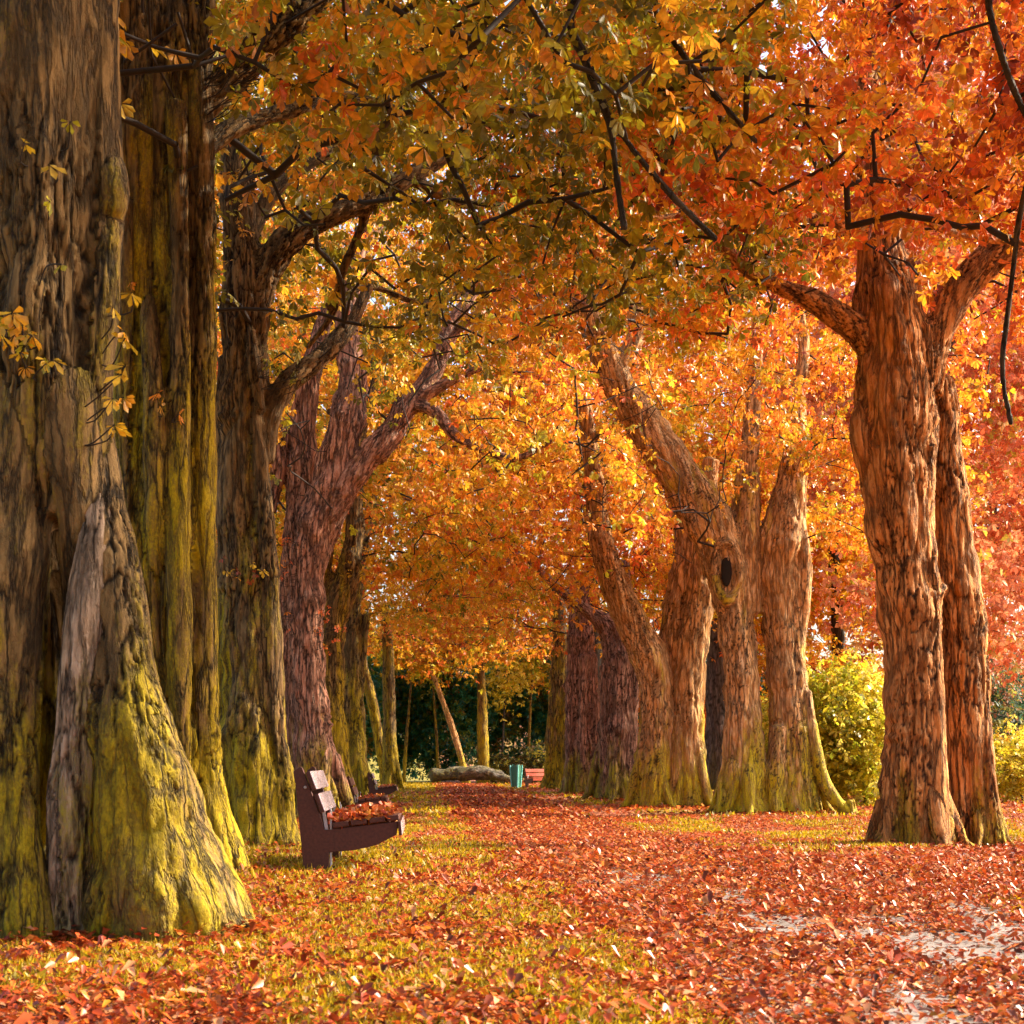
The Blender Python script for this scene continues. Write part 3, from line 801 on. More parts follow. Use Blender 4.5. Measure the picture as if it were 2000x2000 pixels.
tree('chestnut_tree', 'dark mossy stem wedged between the pinkish leaning trunk and the forked one', (600, 1588), [
    [(598, 1615, 0, 36), (594, 1500, 0, 30), (590, 1350, 0, 27), (586, 1200, 0, 26), (590, 1050, 0, 26), (592, 900, 0, 22), (600, 780, .3, 16), (620, 650, .6, 10)],
], 0.04, 'bark_moss', 0.024, 18, (-9, -1.0, 33, 38, 7.0, 18), 90, 1800, 0.16, PAL_GOLD, LEAF4, 5, 0.36)
# ---- right row
tree('chestnut_tree', 'big reddish double trunk nearest on the right of the path', (1825, 1655), [
    [(1795, 1720, 0, 82), (1790, 1620, 0, 66), (1785, 1450, 0, 60), (1782, 1280, 0, 60), (1768, 1100, 0, 64), (1752, 930, 0, 72), (1748, 800, 0, 76), (1745, 680, 0, 74), (1732, 580, 0, 62), (1720, 470, 0, 48), (1712, 330, .1, 42), (1700, 150, .2, 38), (1690, -100, .3, 32)],
    [(1700, 1700, -.2, 30), (1740, 1640, -.15, 30), (1752, 1540, -.1, 24), (1755, 1400, 0, 20)],
    [(1832, 1700, -.25, 30), (1828, 1560, -.25, 26), (1824, 1380, -.2, 24), (1815, 1200, -.15, 24), (1800, 1000, -.15, 26), (1800, 800, -.15, 28), (1800, 640, -.1, 26)],
    [(1905, 1720, .4, 56), (1897, 1600, .4, 48), (1888, 1450, .4, 44), (1878, 1250, .4, 46), (1868, 1120, .4, 46), (1852, 980, .4, 42), (1838, 860, .35, 38), (1825, 740, .3, 34)],
    [(1965, 1690, .2, 16), (1945, 1630, .2, 17), (1930, 1500, .2, 14), (1920, 1350, .3, 12), (1905, 1200, .3, 12)],
    [(1795, 760, 0, 44), (1822, 670, 0, 36), (1855, 600, 0, 34), (1905, 530, 0, 34), (1965, 480, 0, 33), (2050, 430, 0, 32), (2200, 330, 0, 26)],
    [(1715, 690, 0, 42), (1668, 640, -.1, 30), (1625, 608, -.2, 26), (1585, 585, -.3, 22), (1490, 545, -.5, 15), (1420, 490, -.7, 12), (1330, 420, -1, 9)],
    [(1712, 960, .1, 30), (1694, 880, -.12, 28), (1690, 830, -.12, 28), (1705, 740, .1, 26)],
    [(1720, 470, 0, 20), (1620, 430, -.6, 13), (1500, 425, -1.2, 10), (1400, 415, -1.8, 8), (1290, 425, -2.4, 6), (1200, 440, -3, 4)],
    [(1700, 300, .1, 20), (1830, 320, -.5, 12), (1900, 280, -1, 9), (2050, 200, -1.5, 6)],
    [(2040, 470, -.8, 13), (1900, 462, -1.2, 10), (1810, 432, -1.6, 9), (1730, 388, -2, 7), (1660, 340, -2.3, 4)],
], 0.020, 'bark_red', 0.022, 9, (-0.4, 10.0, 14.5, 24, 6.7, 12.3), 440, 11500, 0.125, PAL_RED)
root_R2, R2D = tree('chestnut_tree', 'tan split trunk with oval knot hole and long bough leaning over the path', (1500, 1590), [
    [(1460, 1630, 0, 56), (1455, 1540, 0, 44), (1450, 1400, 0, 37), (1444, 1280, 0, 35), (1430, 1160, 0, 42), (1408, 1080, 0, 47), (1375, 1005, 0, 46), (1330, 930, 0, 42), (1275, 850, 0, 40), (1220, 770, -.2, 34), (1180, 690, -.5, 29), (1152, 620, -.8, 24), (1130, 560, -1.2, 18), (1100, 470, -1.8, 12)],
    [(1385, 1610, -.2, 18), (1425, 1570, -.3, 20), (1440, 1480, -.2, 18)],
    [(1460, 1200, .1, 30), (1452, 1080, .1, 32), (1458, 960, .2, 27), (1464, 870, .3, 20), (1470, 780, .4, 15), (1478, 680, .5, 11), (1468, 560, .6, 7)],
    [(1195, 730, -.4, 22), (1240, 660, -.3, 19), (1235, 580, -.3, 16), (1210, 480, -.6, 12)],
    [(1145, 610, -.8, 10), (1100, 605, -1.2, 10), (1040, 606, -1.6, 9), (980, 615, -2.2, 7), (920, 632, -2.6, 4)],
    [(1555, 1625, .2, 52), (1548, 1500, .2, 42), (1540, 1350, .2, 40), (1528, 1220, .2, 42), (1522, 1110, .2, 48), (1530, 1030, .2, 44), (1545, 950, .2, 32), (1552, 880, .2, 24), (1556, 800, .3, 18), (1570, 690, .5, 13), (1555, 560, .7, 8)],
    [(1548, 930, .1, 20), (1578, 872, 0, 19), (1606, 858, -.1, 17)],
    [(1552, 1300, .1, 12), (1566, 1200, -.02, 15), (1568, 1090, -.05, 16), (1558, 1000, .05, 13), (1548, 930, .2, 10)],
    [(1575, 1350, 0, 12), (1590, 1450, -.1, 13), (1612, 1530, -.2, 13), (1650, 1580, -.3, 11), (1700, 1612, -.4, 9)],
    [(1590, 1620, -.2, 20), (1570, 1520, -.1, 18), (1560, 1420, -.1, 16)],
    [(1510, 1620, -.3, 22), (1512, 1540, -.2, 20), (1520, 1420, -.1, 18)],
    [(1396, 1118, -.42, 11), (1400, 1080, -.46, 9), (1416, 1060, -.48, 13), (1436, 1078, -.47, 8), (1443, 1118, -.45, 12), (1437, 1152, -.42, 9), (1420, 1172, -.42, 14), (1402, 1152, -.42, 9), (1396, 1118, -.42, 11)],
], 0.030, 'bark_tan', 0.022, 10, (-0.5, 10, 30, 39, 6.2, 15.5), 400, 12500, 0.14, PAL_ORANGE)
tree('chestnut_tree', 'two-stemmed trunk with spreading roots just left of the knot-holed tree', (1310, 1578), [
    [(1268, 1615, 0, 46), (1278, 1500, 0, 38), (1284, 1380, 0, 34), (1270, 1290, 0, 36), (1232, 1210, 0, 34), (1198, 1130, 0, 30), (1172, 1040, 0, 25), (1160, 940, -.2, 22), (1150, 860, -.4, 17), (1138, 770, -.7, 13), (1120, 650, -1, 9)],
    [(1152, 862, -.4, 9), (1190, 835, -.6, 7), (1240, 800, -.8, 5)],
    [(1352, 1610, 0, 42), (1342, 1480, 0, 34), (1345, 1350, 0, 31), (1356, 1250, 0, 31), (1372, 1150, 0, 28), (1372, 1050, .2, 22), (1390, 900, .4, 16)],
    [(1310, 1600, .3, 40), (1312, 1400, .3, 30), (1318, 1250, .4, 34), (1335, 1130, .5, 32), (1340, 1040, .6, 22), (1300, 880, .8, 15)],
    [(1215, 1608, -.2, 14), (1250, 1570, -.2, 16), (1262, 1500, -.2, 16)],
    [(1395, 1605, -.2, 14), (1368, 1560, -.2, 13), (1358, 1480, -.2, 12)],
    [(1312, 1610, -.3, 16), (1320, 1540, -.3, 14), (1325, 1400, -.2, 12)],
], 0.034, 'bark_tan', 0.022, 11, (-2.5, 8, 38, 46, 6.0, 19), 280, 7500, 0.17, PAL_ORANGE, LEAF4, 5, 0.36)
tree('chestnut_tree', 'squat trunk with two narrow slits in its bark, third tree of the right row', (1205, 1562), [
    [(1203, 1595, 0, 48), (1204, 1500, 0, 38), (1206, 1380, 0, 35), (1208, 1290, 0, 34), (1190, 1225, 0, 24), (1140, 1190, -.2, 12), (1080, 1140, -.6, 9), (1020, 1085, -1.2, 7), (960, 1100, -2, 6), (890, 1055, -3, 5), (820, 985, -4, 4), (720, 962, -5, 3)],
    [(1225, 1585, -.1, 20), (1230, 1450, -.1, 18), (1232, 1300, -.1, 18), (1225, 1200, 0, 18), (1215, 1100, 0, 14)],
    [(1180, 1590, -.2, 16), (1184, 1450, -.2, 14), (1184, 1300, -.2, 13)],
    [(1205, 1590, -.35, 12), (1206, 1450, -.35, 10), (1208, 1320, -.3, 9)],
], 0.036, 'bark_pink', 0.026, 12, (-3.5, 8, 46, 54, 6.0, 20), 220, 4200, 0.18, PAL_ORANGE, LEAF4, 5, 0.4)
tree('chestnut_tree', 'deeply fluted dark trunk between the squat slit tree and the far red bench', (1138, 1550), [
    [(1140, 1580, 0, 36), (1138, 1450, 0, 32), (1136, 1320, 0, 30), (1134, 1240, 0, 26), (1130, 1120, 0, 18)],
    [(1112, 1575, -.3, 14), (1116, 1420, -.3, 12), (1118, 1280, -.2, 12)],
    [(1160, 1575, -.3, 14), (1160, 1420, -.3, 12), (1156, 1280, -.2, 12)],
    [(1138, 1580, -.6, 11), (1138, 1420, -.6, 9), (1140, 1280, -.5, 9)],
], 0.045, 'bark_pink', 0.030, 13, (-5, 8, 55, 65, 6.0, 21), 220, 4200, 0.20, PAL_ORANGE, LEAF4, 5, 0.45)
tree('chestnut_tree', 'mossy footed trunk right behind the far red bench', (1085, 1540), [
    [(1084, 1565, 0, 26), (1086, 1460, 0, 20), (1090, 1340, 0, 18), (1092, 1240, 0, 15), (1085, 1120, 0, 12)],
    [(1070, 1562, -.3, 10), (1074, 1460, -.3, 8), (1078, 1360, -.2, 7)],
    [(1100, 1562, -.3, 10), (1100, 1460, -.3, 9), (1102, 1340, -.2, 8)],
], 0.05, 'bark_moss', 0.022, 14, (-5.5, 9, 66, 78, 6.0, 22), 200, 3800, 0.22, PAL_ORANGE, LEAF4, 5, 0.5)
# a tree whose stem stands just outside the frame on the right; its foliage closes the upper right corner
tree('chestnut_tree', 'red crown hanging into the top right corner, its trunk out of view', (5457, 2600), [
    [(5457, 2800, 0, 420), (5457, 1600, 0, 320), (5450, 0, 0, 300), (5400, -1800, 0, 270), (5300, -3600, .2, 200)],
    [(5400, -1500, 0, 140), (3400, -900, 2.8, 60), (2300, -560, 5.0, 42), (1900, -420, 6.2, 28), (1600, -330, 7.1, 22), (1300, -160, 7.5, 17), (1120, 10, 7.7, 12), (1150, 130, 7.7, 11), (1190, 240, 7.7, 9), (1205, 350, 7.7, 7), (1220, 450, 7.7, 4)],
    [(1190, 230, 7.7, 7), (1250, 310, 7.8, 6), (1320, 390, 7.9, 5), (1400, 470, 8.0, 3)],
    [(1600, -330, 7.1, 16), (1400, -160, 7.6, 11), (1280, -10, 8.1, 8), (1330, 100, 8.2, 7), (1400, 190, 8.3, 6), (1480, 280, 8.4, 3)],
    [(2300, -560, 5.0, 30), (2000, -250, 7, 14), (1930, -40, 8.2, 9), (1960, 120, 8.4, 7), (2020, 260, 8.6, 5), (2060, 340, 8.8, 3)],
    [(1300, -160, 7.5, 10), (1010, -40, 7.9, 8), (930, 90, 8.3, 6), (900, 200, 8.7, 4)],
    [(2300, -560, 5.0, 20), (2080, 100, 8, 10), (2000, 380, 9.0, 7), (1975, 560, 9.4, 5), (1958, 720, 9.6, 4), (1975, 830, 9.7, 3)],
], 0.024, 'bark_dark', 0.012, 15, (0.6, 7.6, 8.8, 15.0, 6.35, 10), 400, 8500, 0.12, PAL_RED, D=3.5)

tree('chestnut_tree', 'unseen tree added behind the viewpoint on the left to shade the massive nearest trunk', (0, 0), [  # added out of view to block sky light and darken the near trunk
    [(-6500, 5500, 0, 700), (-6500, 1000, 0, 560), (-6400, -4000, 0, 520), (-6000, -9000, 0, 400)]],
    0.06, 'bark_left', 0.02, 16, (-8, 1.5, -4.5, 7.4, 6.0, 12), 170, 3000, 0.16, PAL_GREENISH, LEAF4, 5, D=1.6)
tree('chestnut_tree', 'unseen tree added behind the viewpoint on the right, its crown screening sky light over the path', (0, 0), [  # added out of view to cut sky light from behind the camera
    [(11500, 5500, 0, 700), (11500, 1000, 0, 560), (11400, -4000, 0, 520), (11000, -9000, 0, 400)]],
    0.06, 'bark_red', 0.02, 17, (-0.5, 9, -5, 6.0, 6.4, 12), 170, 3000, 0.16, PAL_RED, LEAF4, 5, D=1.4)

for T in TREES:
    x0, x1, y0, y1, zb, zt = T['box']
    att = crown_points(T['natt'], x0, x1, y0, y1, zb, zt, T['seed'] + 100)
    S = np.concatenate([P for P, r in T['skel']]); SR = np.concatenate([r for P, r in T['skel']])
    ok = S[:, 2] > min(T['zmin'], S[:, 2].max() - 1.0)  # boughs leave the upper stem only
    S, SR = S[ok][::2], SR[ok][::2]
    T['g'] = grow(S, SR, att, T['seed'] + 200)
SPROUT = {
 1: (tufts([(45, 270), (100, 315), (132, 245), (100, 400), (108, 505)], L1D, 1, 1, (YGREEN, YELLOW)) +
     tufts([(25, 615), (60, 650), (95, 700), (40, 690), (10, 650)], L1D, 3, 2, (YGREEN, YELLOW, AMBER)) +
     tufts([(238, 600), (246, 650), (240, 720), (236, 775), (225, 840)], L1D, 2, 3, (AMBER, YELLOW))),
 2: tufts([(262, 552), (320, 790), (335, 805), (300, 770)], base_depth(0, 1702), 1, 4, (AMBER, ORANGE)) +
    tufts([(440, 80), (470, 110), (500, 95), (440, 130), (520, 120), (455, 190), (540, 150)], base_depth(0, 1702), 5, 5, (YGREEN, YELLOW, OLIVE)),
 3: tufts([(455, 345), (475, 330), (462, 380), (480, 440), (470, 410), (500, 300), (520, 350)], base_depth(0, 1655), 5, 6, (YGREEN, YELLOW, AMBER)) +
    tufts([(520, 700), (545, 720), (575, 730)], base_depth(0, 1655), 4, 7, (YGREEN, OLIVE)) +
    tufts([(450, 1105), (480, 1110), (500, 1120)], base_depth(0, 1655), 3, 8, (AMBER, RUST, YELLOW)),
 4: tufts([(535, 1130), (560, 1110), (640, 1200), (655, 1225), (625, 1215), (550, 1210), (640, 1260), (560, 1050)], base_depth(0, 1600), 5, 9, (REDOR, ORANGE, REDOR)),
 5: tufts([(680, 1060), (690, 1100), (675, 1115), (700, 1110)], base_depth(0, 1582), 2, 10, (YELLOW, YELLOW)),
 10: tufts([(1590, 600, -6), (1560, 590, -6), (1610, 640, -6)], R2D, 1, 11, (YELLOW, AMBER)),
}
for T in TREES:
    nodes, par, rr, ns = T['g']
    limbs_mesh(T['root'], nodes, par, rr, ns, MAT['twig'])
    crown(T['root'], nodes, par, rr, ns, T['per'], T['spread'], T['size'], T['pal'], T['detail'], T['k'], T['seed'] + 300,
          MAT['leaf'] if T['k'] == 6 else MAT['leaf_far'], T['clear'], extra_pts=SPROUT.get(T['seed']))

for T in TREES:
    sp = SPROUT.get(T['seed'])
    if not sp: continue
    S = np.concatenate([P for P, r_ in T['skel']]); rS = np.concatenate([r_ for P, r_ in T['skel']])
    rr2 = np.random.default_rng(T['seed'] + 900)
    for e in sp:
        p = np.array(e[:3]); k = int((np.linalg.norm(S - p, axis=1) - rS).argmin())
        dvec = S[k] - p; L_ = np.linalg.norm(dvec); q = p + dvec * max(0.1, (L_ - rS[k] * 0.8) / L_) - np.array([0, 0, 0.05])
        if np.linalg.norm(q - p) > 1.2: continue
        mid = (p + q) / 2 + rr2.normal(size=3) * 0.03 - np.array([0, 0, 0.03])
        V, q4, t3 = tube(catmull([np.append(q, 0), np.append(mid, 0), np.append(p, 0)], 0.06)[:, :3], np.full(len(catmull([np.append(q, 0), np.append(mid, 0), np.append(p, 0)], 0.06)), 0.004), 5)
        np_mesh('sprout_stem', V, q4, 4, MAT['twig'], T['root'])

# near-black ellipsoid painting the shade inside the knot ring of the tan tree
def ellipsoid(name, c, rx, ry, rz, mat, parent):
    bm = bmesh.new(); bmesh.ops.create_uvsphere(bm, u_segments=24, v_segments=16, radius=1)
    for v in bm.verts:
        v.co = Vector((v.co.x * rx, v.co.y * ry, v.co.z * rz))
    me = bpy.data.meshes.new(name); bm.to_mesh(me); bm.free(); me.materials.append(mat)
    for p in me.polygons: p.use_smooth = True
    o = bpy.data.objects.new(name, me); C.objects.link(o); o.parent = parent
    o.location = Vector(c) - parent_world(parent)
    return o
kh = W(1419, 1113, R2D - 0.47)
ellipsoid('knot_hole_shade', kh, 0.12, 0.06, 0.37, MAT['hollow'], root_R2)

# ------------------------------------------------------------------ background trees, shrubs
def simple_tree(name, label, x, y, h, r, rx, ry, zb, pal, n, size, seed, mat='bark_dark', lean=0.0, group='trees standing beyond the avenue', cat='tree', spread=0.6, natt=140):
    gz = float(ground_z(x, y)); root = empty(name, (x, y, gz)); tag(root, label, cat, group)
    px = 1000 + x / y * F; s = F / y
    def P(dx, z, rad): return (px + dx * s, HY - (z + gz - CAMZ) * s, 0, rad * s)
    build_trunk(root, [[P(0, -0.3, r * 1.5), P(0.05 * lean, 0.6, r * 1.05), P(lean * 0.35, h * 0.3, r * 0.9), P(lean, h * 0.7, r * 0.55)]], y, max(0.05, r / 4), MAT[mat], 0.015, seed, register=False)
    nodesS = np.array([[x + lean * t, y, gz + h * t * 0.7 / 1.0] for t in np.linspace(0.35, 1, 10)])
    r_ = np.random.default_rng(seed)
    d = unit(r_.normal(size=(natt * 3, 3))) * (r_.random((natt * 3, 1)) ** 0.45)
    A = np.array([x + lean, y, gz + (zb + h) / 2]) + d * np.array([rx, ry, (h - zb) / 2])
    A = A[fbm(A * 0.35, seed, 2) > 0.42][:natt]
    g = grow(nodesS, np.full(len(nodesS), r * 0.6), A, seed, 0.9)
    limbs_mesh(root, *g, MAT['twig'], 4)
    crown(root, *g, n, spread, size, pal, LEAF4, 5, seed + 3, MAT['leaf_far'], 0)
    return root

PAL_CORAL = [((0.86, 0.36, 0.17), 4), ((0.86, 0.26, 0.11), 3), ((0.86, 0.50, 0.16), 2), ((0.70, 0.16, 0.06), 2), ((0.60, 0.45, 0.06), .6)]
BG = [
 (12.8, 59, 21, .3, 4.5, 3.0, 3.6, PAL_ORANGE, 3600, .24, 'orange tree squeezed between the knot-holed trunk and the double trunk'),
 (15.0, 56, 35, .4, 7.0, 4.0, 15.0, PAL_RED, 5200, .28, 'tallest red tree over the top right corner'),
 (-9.0, 66, 32, .45, 6.5, 5.0, 8.0, PAL_GOLD, 4600, .28, 'tall yellow-orange tree filling the gap over the pinkish leaning trunk'), # x, y, h, r, rx, ry, zb, pal, n, size
 (13.0, 47, 27, .35, 6.8, 5.0, 2.6, PAL_CORAL, 9500, .24, 'broad red-leaved tree behind the yellow shrub and reddish double trunk'),
 (21.0, 52, 31, .4, 8.5, 5.0, 3.0, PAL_CORAL, 9500, .26, 'bright coral tree filling the right edge behind the reddish double trunk'),
 (10.5, 62, 24, .4, 6.0, 5.0, 3.2, PAL_ORANGE, 4800, .26, 'orange tree glimpsed between the two-stemmed and knot-holed trunks'),
 (17.5, 70, 30, .4, 7.0, 6.0, 3.5, PAL_ORANGE, 4800, .28, 'far orange tree rising right of the knot-holed trunk'),
 (29.0, 72, 32, .4, 8.0, 6.0, 3.0, PAL_CORAL, 5800, .28, 'far coral tree at the right edge above the blue-green thicket'),
 (5.0, 88, 27, .5, 8.0, 6.0, 8.5, PAL_GOLD, 5200, .32, 'tall golden tree closing the avenue vault above the bin'),
 (-10.5, 94, 29, .5, 10.5, 6.0, 8.5, PAL_GOLD, 5400, .32, 'tall golden tree closing the avenue vault above the log'),
 (-17.0, 84, 27, .5, 9.0, 7.0, 6.5, PAL_GOLD, 5000, .32, 'tall yellowing tree behind the far end of the left row'),
 (-16.0, 50, 27, .4, 8.0, 7.0, 4.5, PAL_GREENISH, 7500, .26, 'olive tree showing in gaps between the left trunks'),
 (-13.0, 30, 19, .4, 5.5, 6.0, 4.5, PAL_GREENISH, 5600, .2, 'olive crown behind the third trunk of the left row'),
 (17.0, 98, 28, .5, 9.0, 6.0, 5.0, PAL_ORANGE, 4600, .34, 'distant orange crown over the gap left of the knot-holed tree'),
 (32.0, 100, 28, .5, 10.0, 7.0, 5.0, PAL_RED, 4600, .36, 'most distant red crown over the right lawn'),
]
for i, (x, y, h, r_, rx, ry, zb, pal, n, sz, lab) in enumerate(BG):
    simple_tree('broadleaf_tree', lab, x, y, h, r_, rx, ry, zb, pal, int(n * 1.45), sz, 400 + i * 7, lean=(-0.8, 0.6)[i % 2], mat='bark_grey' if i in (2, 3) else 'bark_dark')
# grey stem seen between the split tan trunk and the two-stemmed one
DG = [(0.014, 0.045, 0.022), ]
PAL_DARK = [((0.040, 0.21, 0.12), 4), ((0.08, 0.30, 0.12), 3), ((0.30, 0.37, 0.05), 3), ((0.05, 0.22, 0.18), 2), ((0.38, 0.24, 0.06), 1)]
PAL_BRONZE = [((0.10, 0.09, 0.02), 3), ((0.14, 0.08, 0.03), 2), ((0.03, 0.06, 0.025), 3)]
PAL_LEMON = [((0.34, 0.36, 0.02), 1.2), ((0.66, 0.54, 0.03), 4), ((0.85, 0.72, 0.12), 4), ((0.80, 0.45, 0.05), .5)]
PAL_TEAL = [((0.05, 0.12, 0.07), 2), ((0.28, 0.28, 0.05), 2), ((0.40, 0.16, 0.08), 1.5), ((0.10, 0.14, 0.08), 2)]

def shrub(name, label, x, y, h, rx, ry, pal, n, size, seed, group, stems=7, cat='shrub', mat='leaf_far'):
    gz = float(ground_z(x, y)); root = empty(name, (x, y, gz)); tag(root, label, cat, group)
    r_ = np.random.default_rng(seed)
    starts = np.array([[x + math.cos(a) * 0.2 * rx, y + math.sin(a) * 0.2 * ry, gz + 0.02] for a in r_.random(stems) * 6.28])
    d = unit(r_.normal(size=(stems * 60, 3))) * (r_.random((stems * 60, 1)) ** 0.5)
    A = np.array([x, y, gz + h * 0.52]) + d * np.array([rx, ry, h * 0.5])
    A = A[(fbm(A * 1.1, seed, 2) > 0.40) & (A[:, 2] > gz + 0.15)][:stems * 22]
    g = grow(starts, np.full(len(starts), 0.05), A, seed, 0.5)
    limbs_mesh(root, *g, MAT['twig'], 4, rmax=0.05, name='stem')
    nodes, par, rr, ns = g
    r2 = np.random.default_rng(seed + 1)
    idx = np.arange(ns, len(nodes))
    P = nodes[r2.choice(idx, size=n)] + r2.normal(size=(n, 3)) * 0.24 * min(1.4, h / 3)
    P = P[P[:, 2] > gz + 0.05]
    col = pick(pal, P, seed)
    V, Fc, cc = palmate(P, size * (0.7 + 0.6 * r2.random(len(P))), col, LEAF4, seed + 2, 4, 0.5)
    np_mesh('foliage', V, Fc, 4, MAT['leaf_lemon' if 'yellow' in name or 'evergreen' in name else mat], root, col=cc)
    return root

shrub('yellow_shrub', 'large lemon yellow shrub glowing behind the reddish double trunk', 8.9, 41, 3.5, 2.4, 1.6, PAL_LEMON, 8500, 0.19, 601, 'yellow shrubs beyond the right row', 9)
shrub('yellow_shrub', 'lower yellow-green shrub at the root of the knot-holed tree', 7.6, 43, 2.3, 1.3, 1.4, PAL_LEMON, 3000, 0.15, 602, 'yellow shrubs beyond the right row', 6)
shrub('yellow_shrub', 'small yellow shrub at the right edge past the reddish double trunk', 14.6, 45, 2.2, 1.8, 1.4, PAL_LEMON, 3000, 0.15, 603, 'yellow shrubs beyond the right row', 6)
shrub('mixed_shrub', 'blue-green and pink thicket at the right edge under coral leaves', 19.5, 60, 5.2, 3.6, 2.5, PAL_TEAL, 5500, 0.2, 604, 'shrubs at the right edge', 9)
shrub('mixed_shrub', 'pinkish bush seen just right of the double trunk', 16.8, 56, 4.4, 1.8, 2.0, PAL_TEAL, 2800, 0.2, 605, 'shrubs at the right edge', 6)
shrub('orange_shrub', 'tall orange shrub filling the gap behind the large lemon yellow one', 12.0, 57, 5.6, 3.4, 2, PAL_ORANGE, 5200, 0.2, 606, 'orange shrubs beyond the right row', 8)
shrub('orange_shrub', 'coral shrub behind the small yellow one, right of the double trunk', 20.5, 66, 6.5, 3.6, 2, PAL_CORAL, 5200, 0.22, 607, 'orange shrubs beyond the right row', 8)
shrub('orange_shrub', 'orange shrub low in the gap left of the knot-holed trunk', 8.0, 70, 5.5, 3.0, 2, PAL_ORANGE, 4200, 0.22, 608, 'orange shrubs beyond the right row', 8)
DK = [(-14.5, 93, 10.0, 4.0), (-10.2, 90, 9.6, 3.0), (-7.0, 94, 10.5, 3.0), (-3.9, 93, 9.5, 2.6), (-1.2, 96, 10.5, 2.6), (1.6, 95, 9.6, 2.7), (4.8, 97, 10.4, 3.2), (9.0, 95, 9.0, 3.8), (15, 98, 10, 4.5), (-20, 92, 11, 4.5)]
DL = ['dark evergreen bush partly hidden by the thin leaning trunk', 'dark blue-green bush right of the straight mossy pole trunk', 'tall dark bush behind the left end of the log', 'blue-black bush left of the leaning orange trunk', 'dark bush between the leaning orange trunk and the upright mossy one', 'deep green bush right of the upright mossy trunk', 'dark bush above the far bin and red bench', 'dark bush closing the gap behind the fluted trunk', 'dark bush showing between the two-stemmed and knot-holed trunks', 'dark evergreen bush behind the slender mossed trunks']
for i, ((x, y, h, r_), lab) in enumerate(zip(DK, DL)):
    shrub('evergreen_shrub', lab, x, y, h, r_, 2.2, PAL_DARK, 7500, 0.30, 620 + i * 5, 'dark bushes at the end of the avenue', 10)
shrub('bronze_shrub', 'low bronze-green bush beside the end of the log', -0.6, 86, 1.7, 1.3, 1.0, PAL_BRONZE + [((0.42, 0.34, 0.03), 3)], 1500, 0.16, 701, 'low bushes by the log', 6)
shrub('bronze_shrub', 'low yellowing bush behind the green bin', 1.4, 84, 2.2, 1.5, 1.0, PAL_BRONZE + [((0.42, 0.34, 0.03), 3)], 1700, 0.16, 702, 'low bushes by the log', 6)
simple_tree('slim_tree', 'slim orange-lit trunk leaning left over the fallen log', -2.45, 83, 10, .20, 3.2, 3, 6.2, PAL_GOLD, 2200, .26, 720, 'bark_tan', lean=-2.2, group='slim trees by the log')
simple_tree('slim_tree', 'upright mossy trunk behind the right end of the fallen log', -1.55, 84, 12, .34, 3.0, 3, 6.4, PAL_GREENISH, 2200, .26, 725, 'bark_moss', lean=-0.2, group='slim trees by the log')
simple_tree('slim_tree', 'slender tree with a spray of lemon leaves beside the upright mossy trunk', -0.6, 88, 7.6, .08, 1.2, 1, 4.4, PAL_LEMON, 420, .24, 730, 'bark_dark', lean=0.2, group='slim trees by the log', natt=26)
for k_, (x_, y_, ln_, lab_) in enumerate(((-6.2, 88, 0.5, 'thin mossy stem in front of the bush left of the log'), (-4.3, 90, -0.4, 'thin mossy stem right behind the left end of the log'), (0.9, 90, 0.3, 'thin mossy stem rising behind the green bin'), (2.6, 92, -0.3, 'thin mossy stem over the red bench'))):
    simple_tree('slim_tree', lab_, x_, y_, 9.5, .11, 1.4, 1.4, 5.6, PAL_GREENISH, 500, .24, 740 + 5 * k_, 'bark_moss', lean=ln_, group='slim trees by the log', natt=30)
simple_tree('slim_tree', 'grey trunk standing in the gap between two-stemmed and knot-holed trees', 8.2, 62, 15, .44, 4.0, 3, 7.0, PAL_ORANGE, 2600, .26, 735, 'bark_grey', lean=0.0, group=None)

# ------------------------------------------------------------------ fallen log
def log_obj():
    D = 80.0
    root = empty('fallen_log', (-3.2, D, float(ground_z(-3.2, D)))); tag(root, 'thick grey fallen log lying across the end of the path', 'log')
    build_trunk(root, [[(842, 1515, -.3, 12), (885, 1512, 0, 14), (930, 1511, .1, 13), (980, 1515, .3, 11)],
                       [(893, 1512, -.2, 12), (935, 1507, 0, 12), (960, 1512, .2, 11)],
                       [(960, 1515, 0, 9), (1000, 1522, .2, 6)]], D, 0.045, MAT['bark_grey'], 0.02, 51, name='stem', register=False)
    # sawn end
    c = W(849, 1512, D - .3); n = 20
    V = [c + np.array([-0.04 - 0.0, 0, 0])] + [c + np.array([-0.03 + 0.1 * math.cos(t) * 0, math.sin(t) * 0.36, math.cos(t) * 0.36]) for t in np.arange(n) / n * 6.2832]
    return root
log_obj()

# ------------------------------------------------------------------ boxes and profiles
def prism(bm, prof, x_axis, z_axis, t_axis, org, t0, t1, bev=0.006):
    """extruded polygon: prof in (x,z), thickness t0..t1 along t_axis"""
    vs0 = [bm.verts.new(Vector(org) + Vector(x_axis) * a + Vector(z_axis) * b + Vector(t_axis) * t0) for a, b in prof]
    vs1 = [bm.verts.new(Vector(org) + Vector(x_axis) * a + Vector(z_axis) * b + Vector(t_axis) * t1) for a, b in prof]
    n = len(prof)
    bm.faces.new(vs0[::-1]); bm.faces.new(vs1)
    for i in range(n): bm.faces.new([vs0[i], vs0[(i + 1) % n], vs1[(i + 1) % n], vs1[i]])

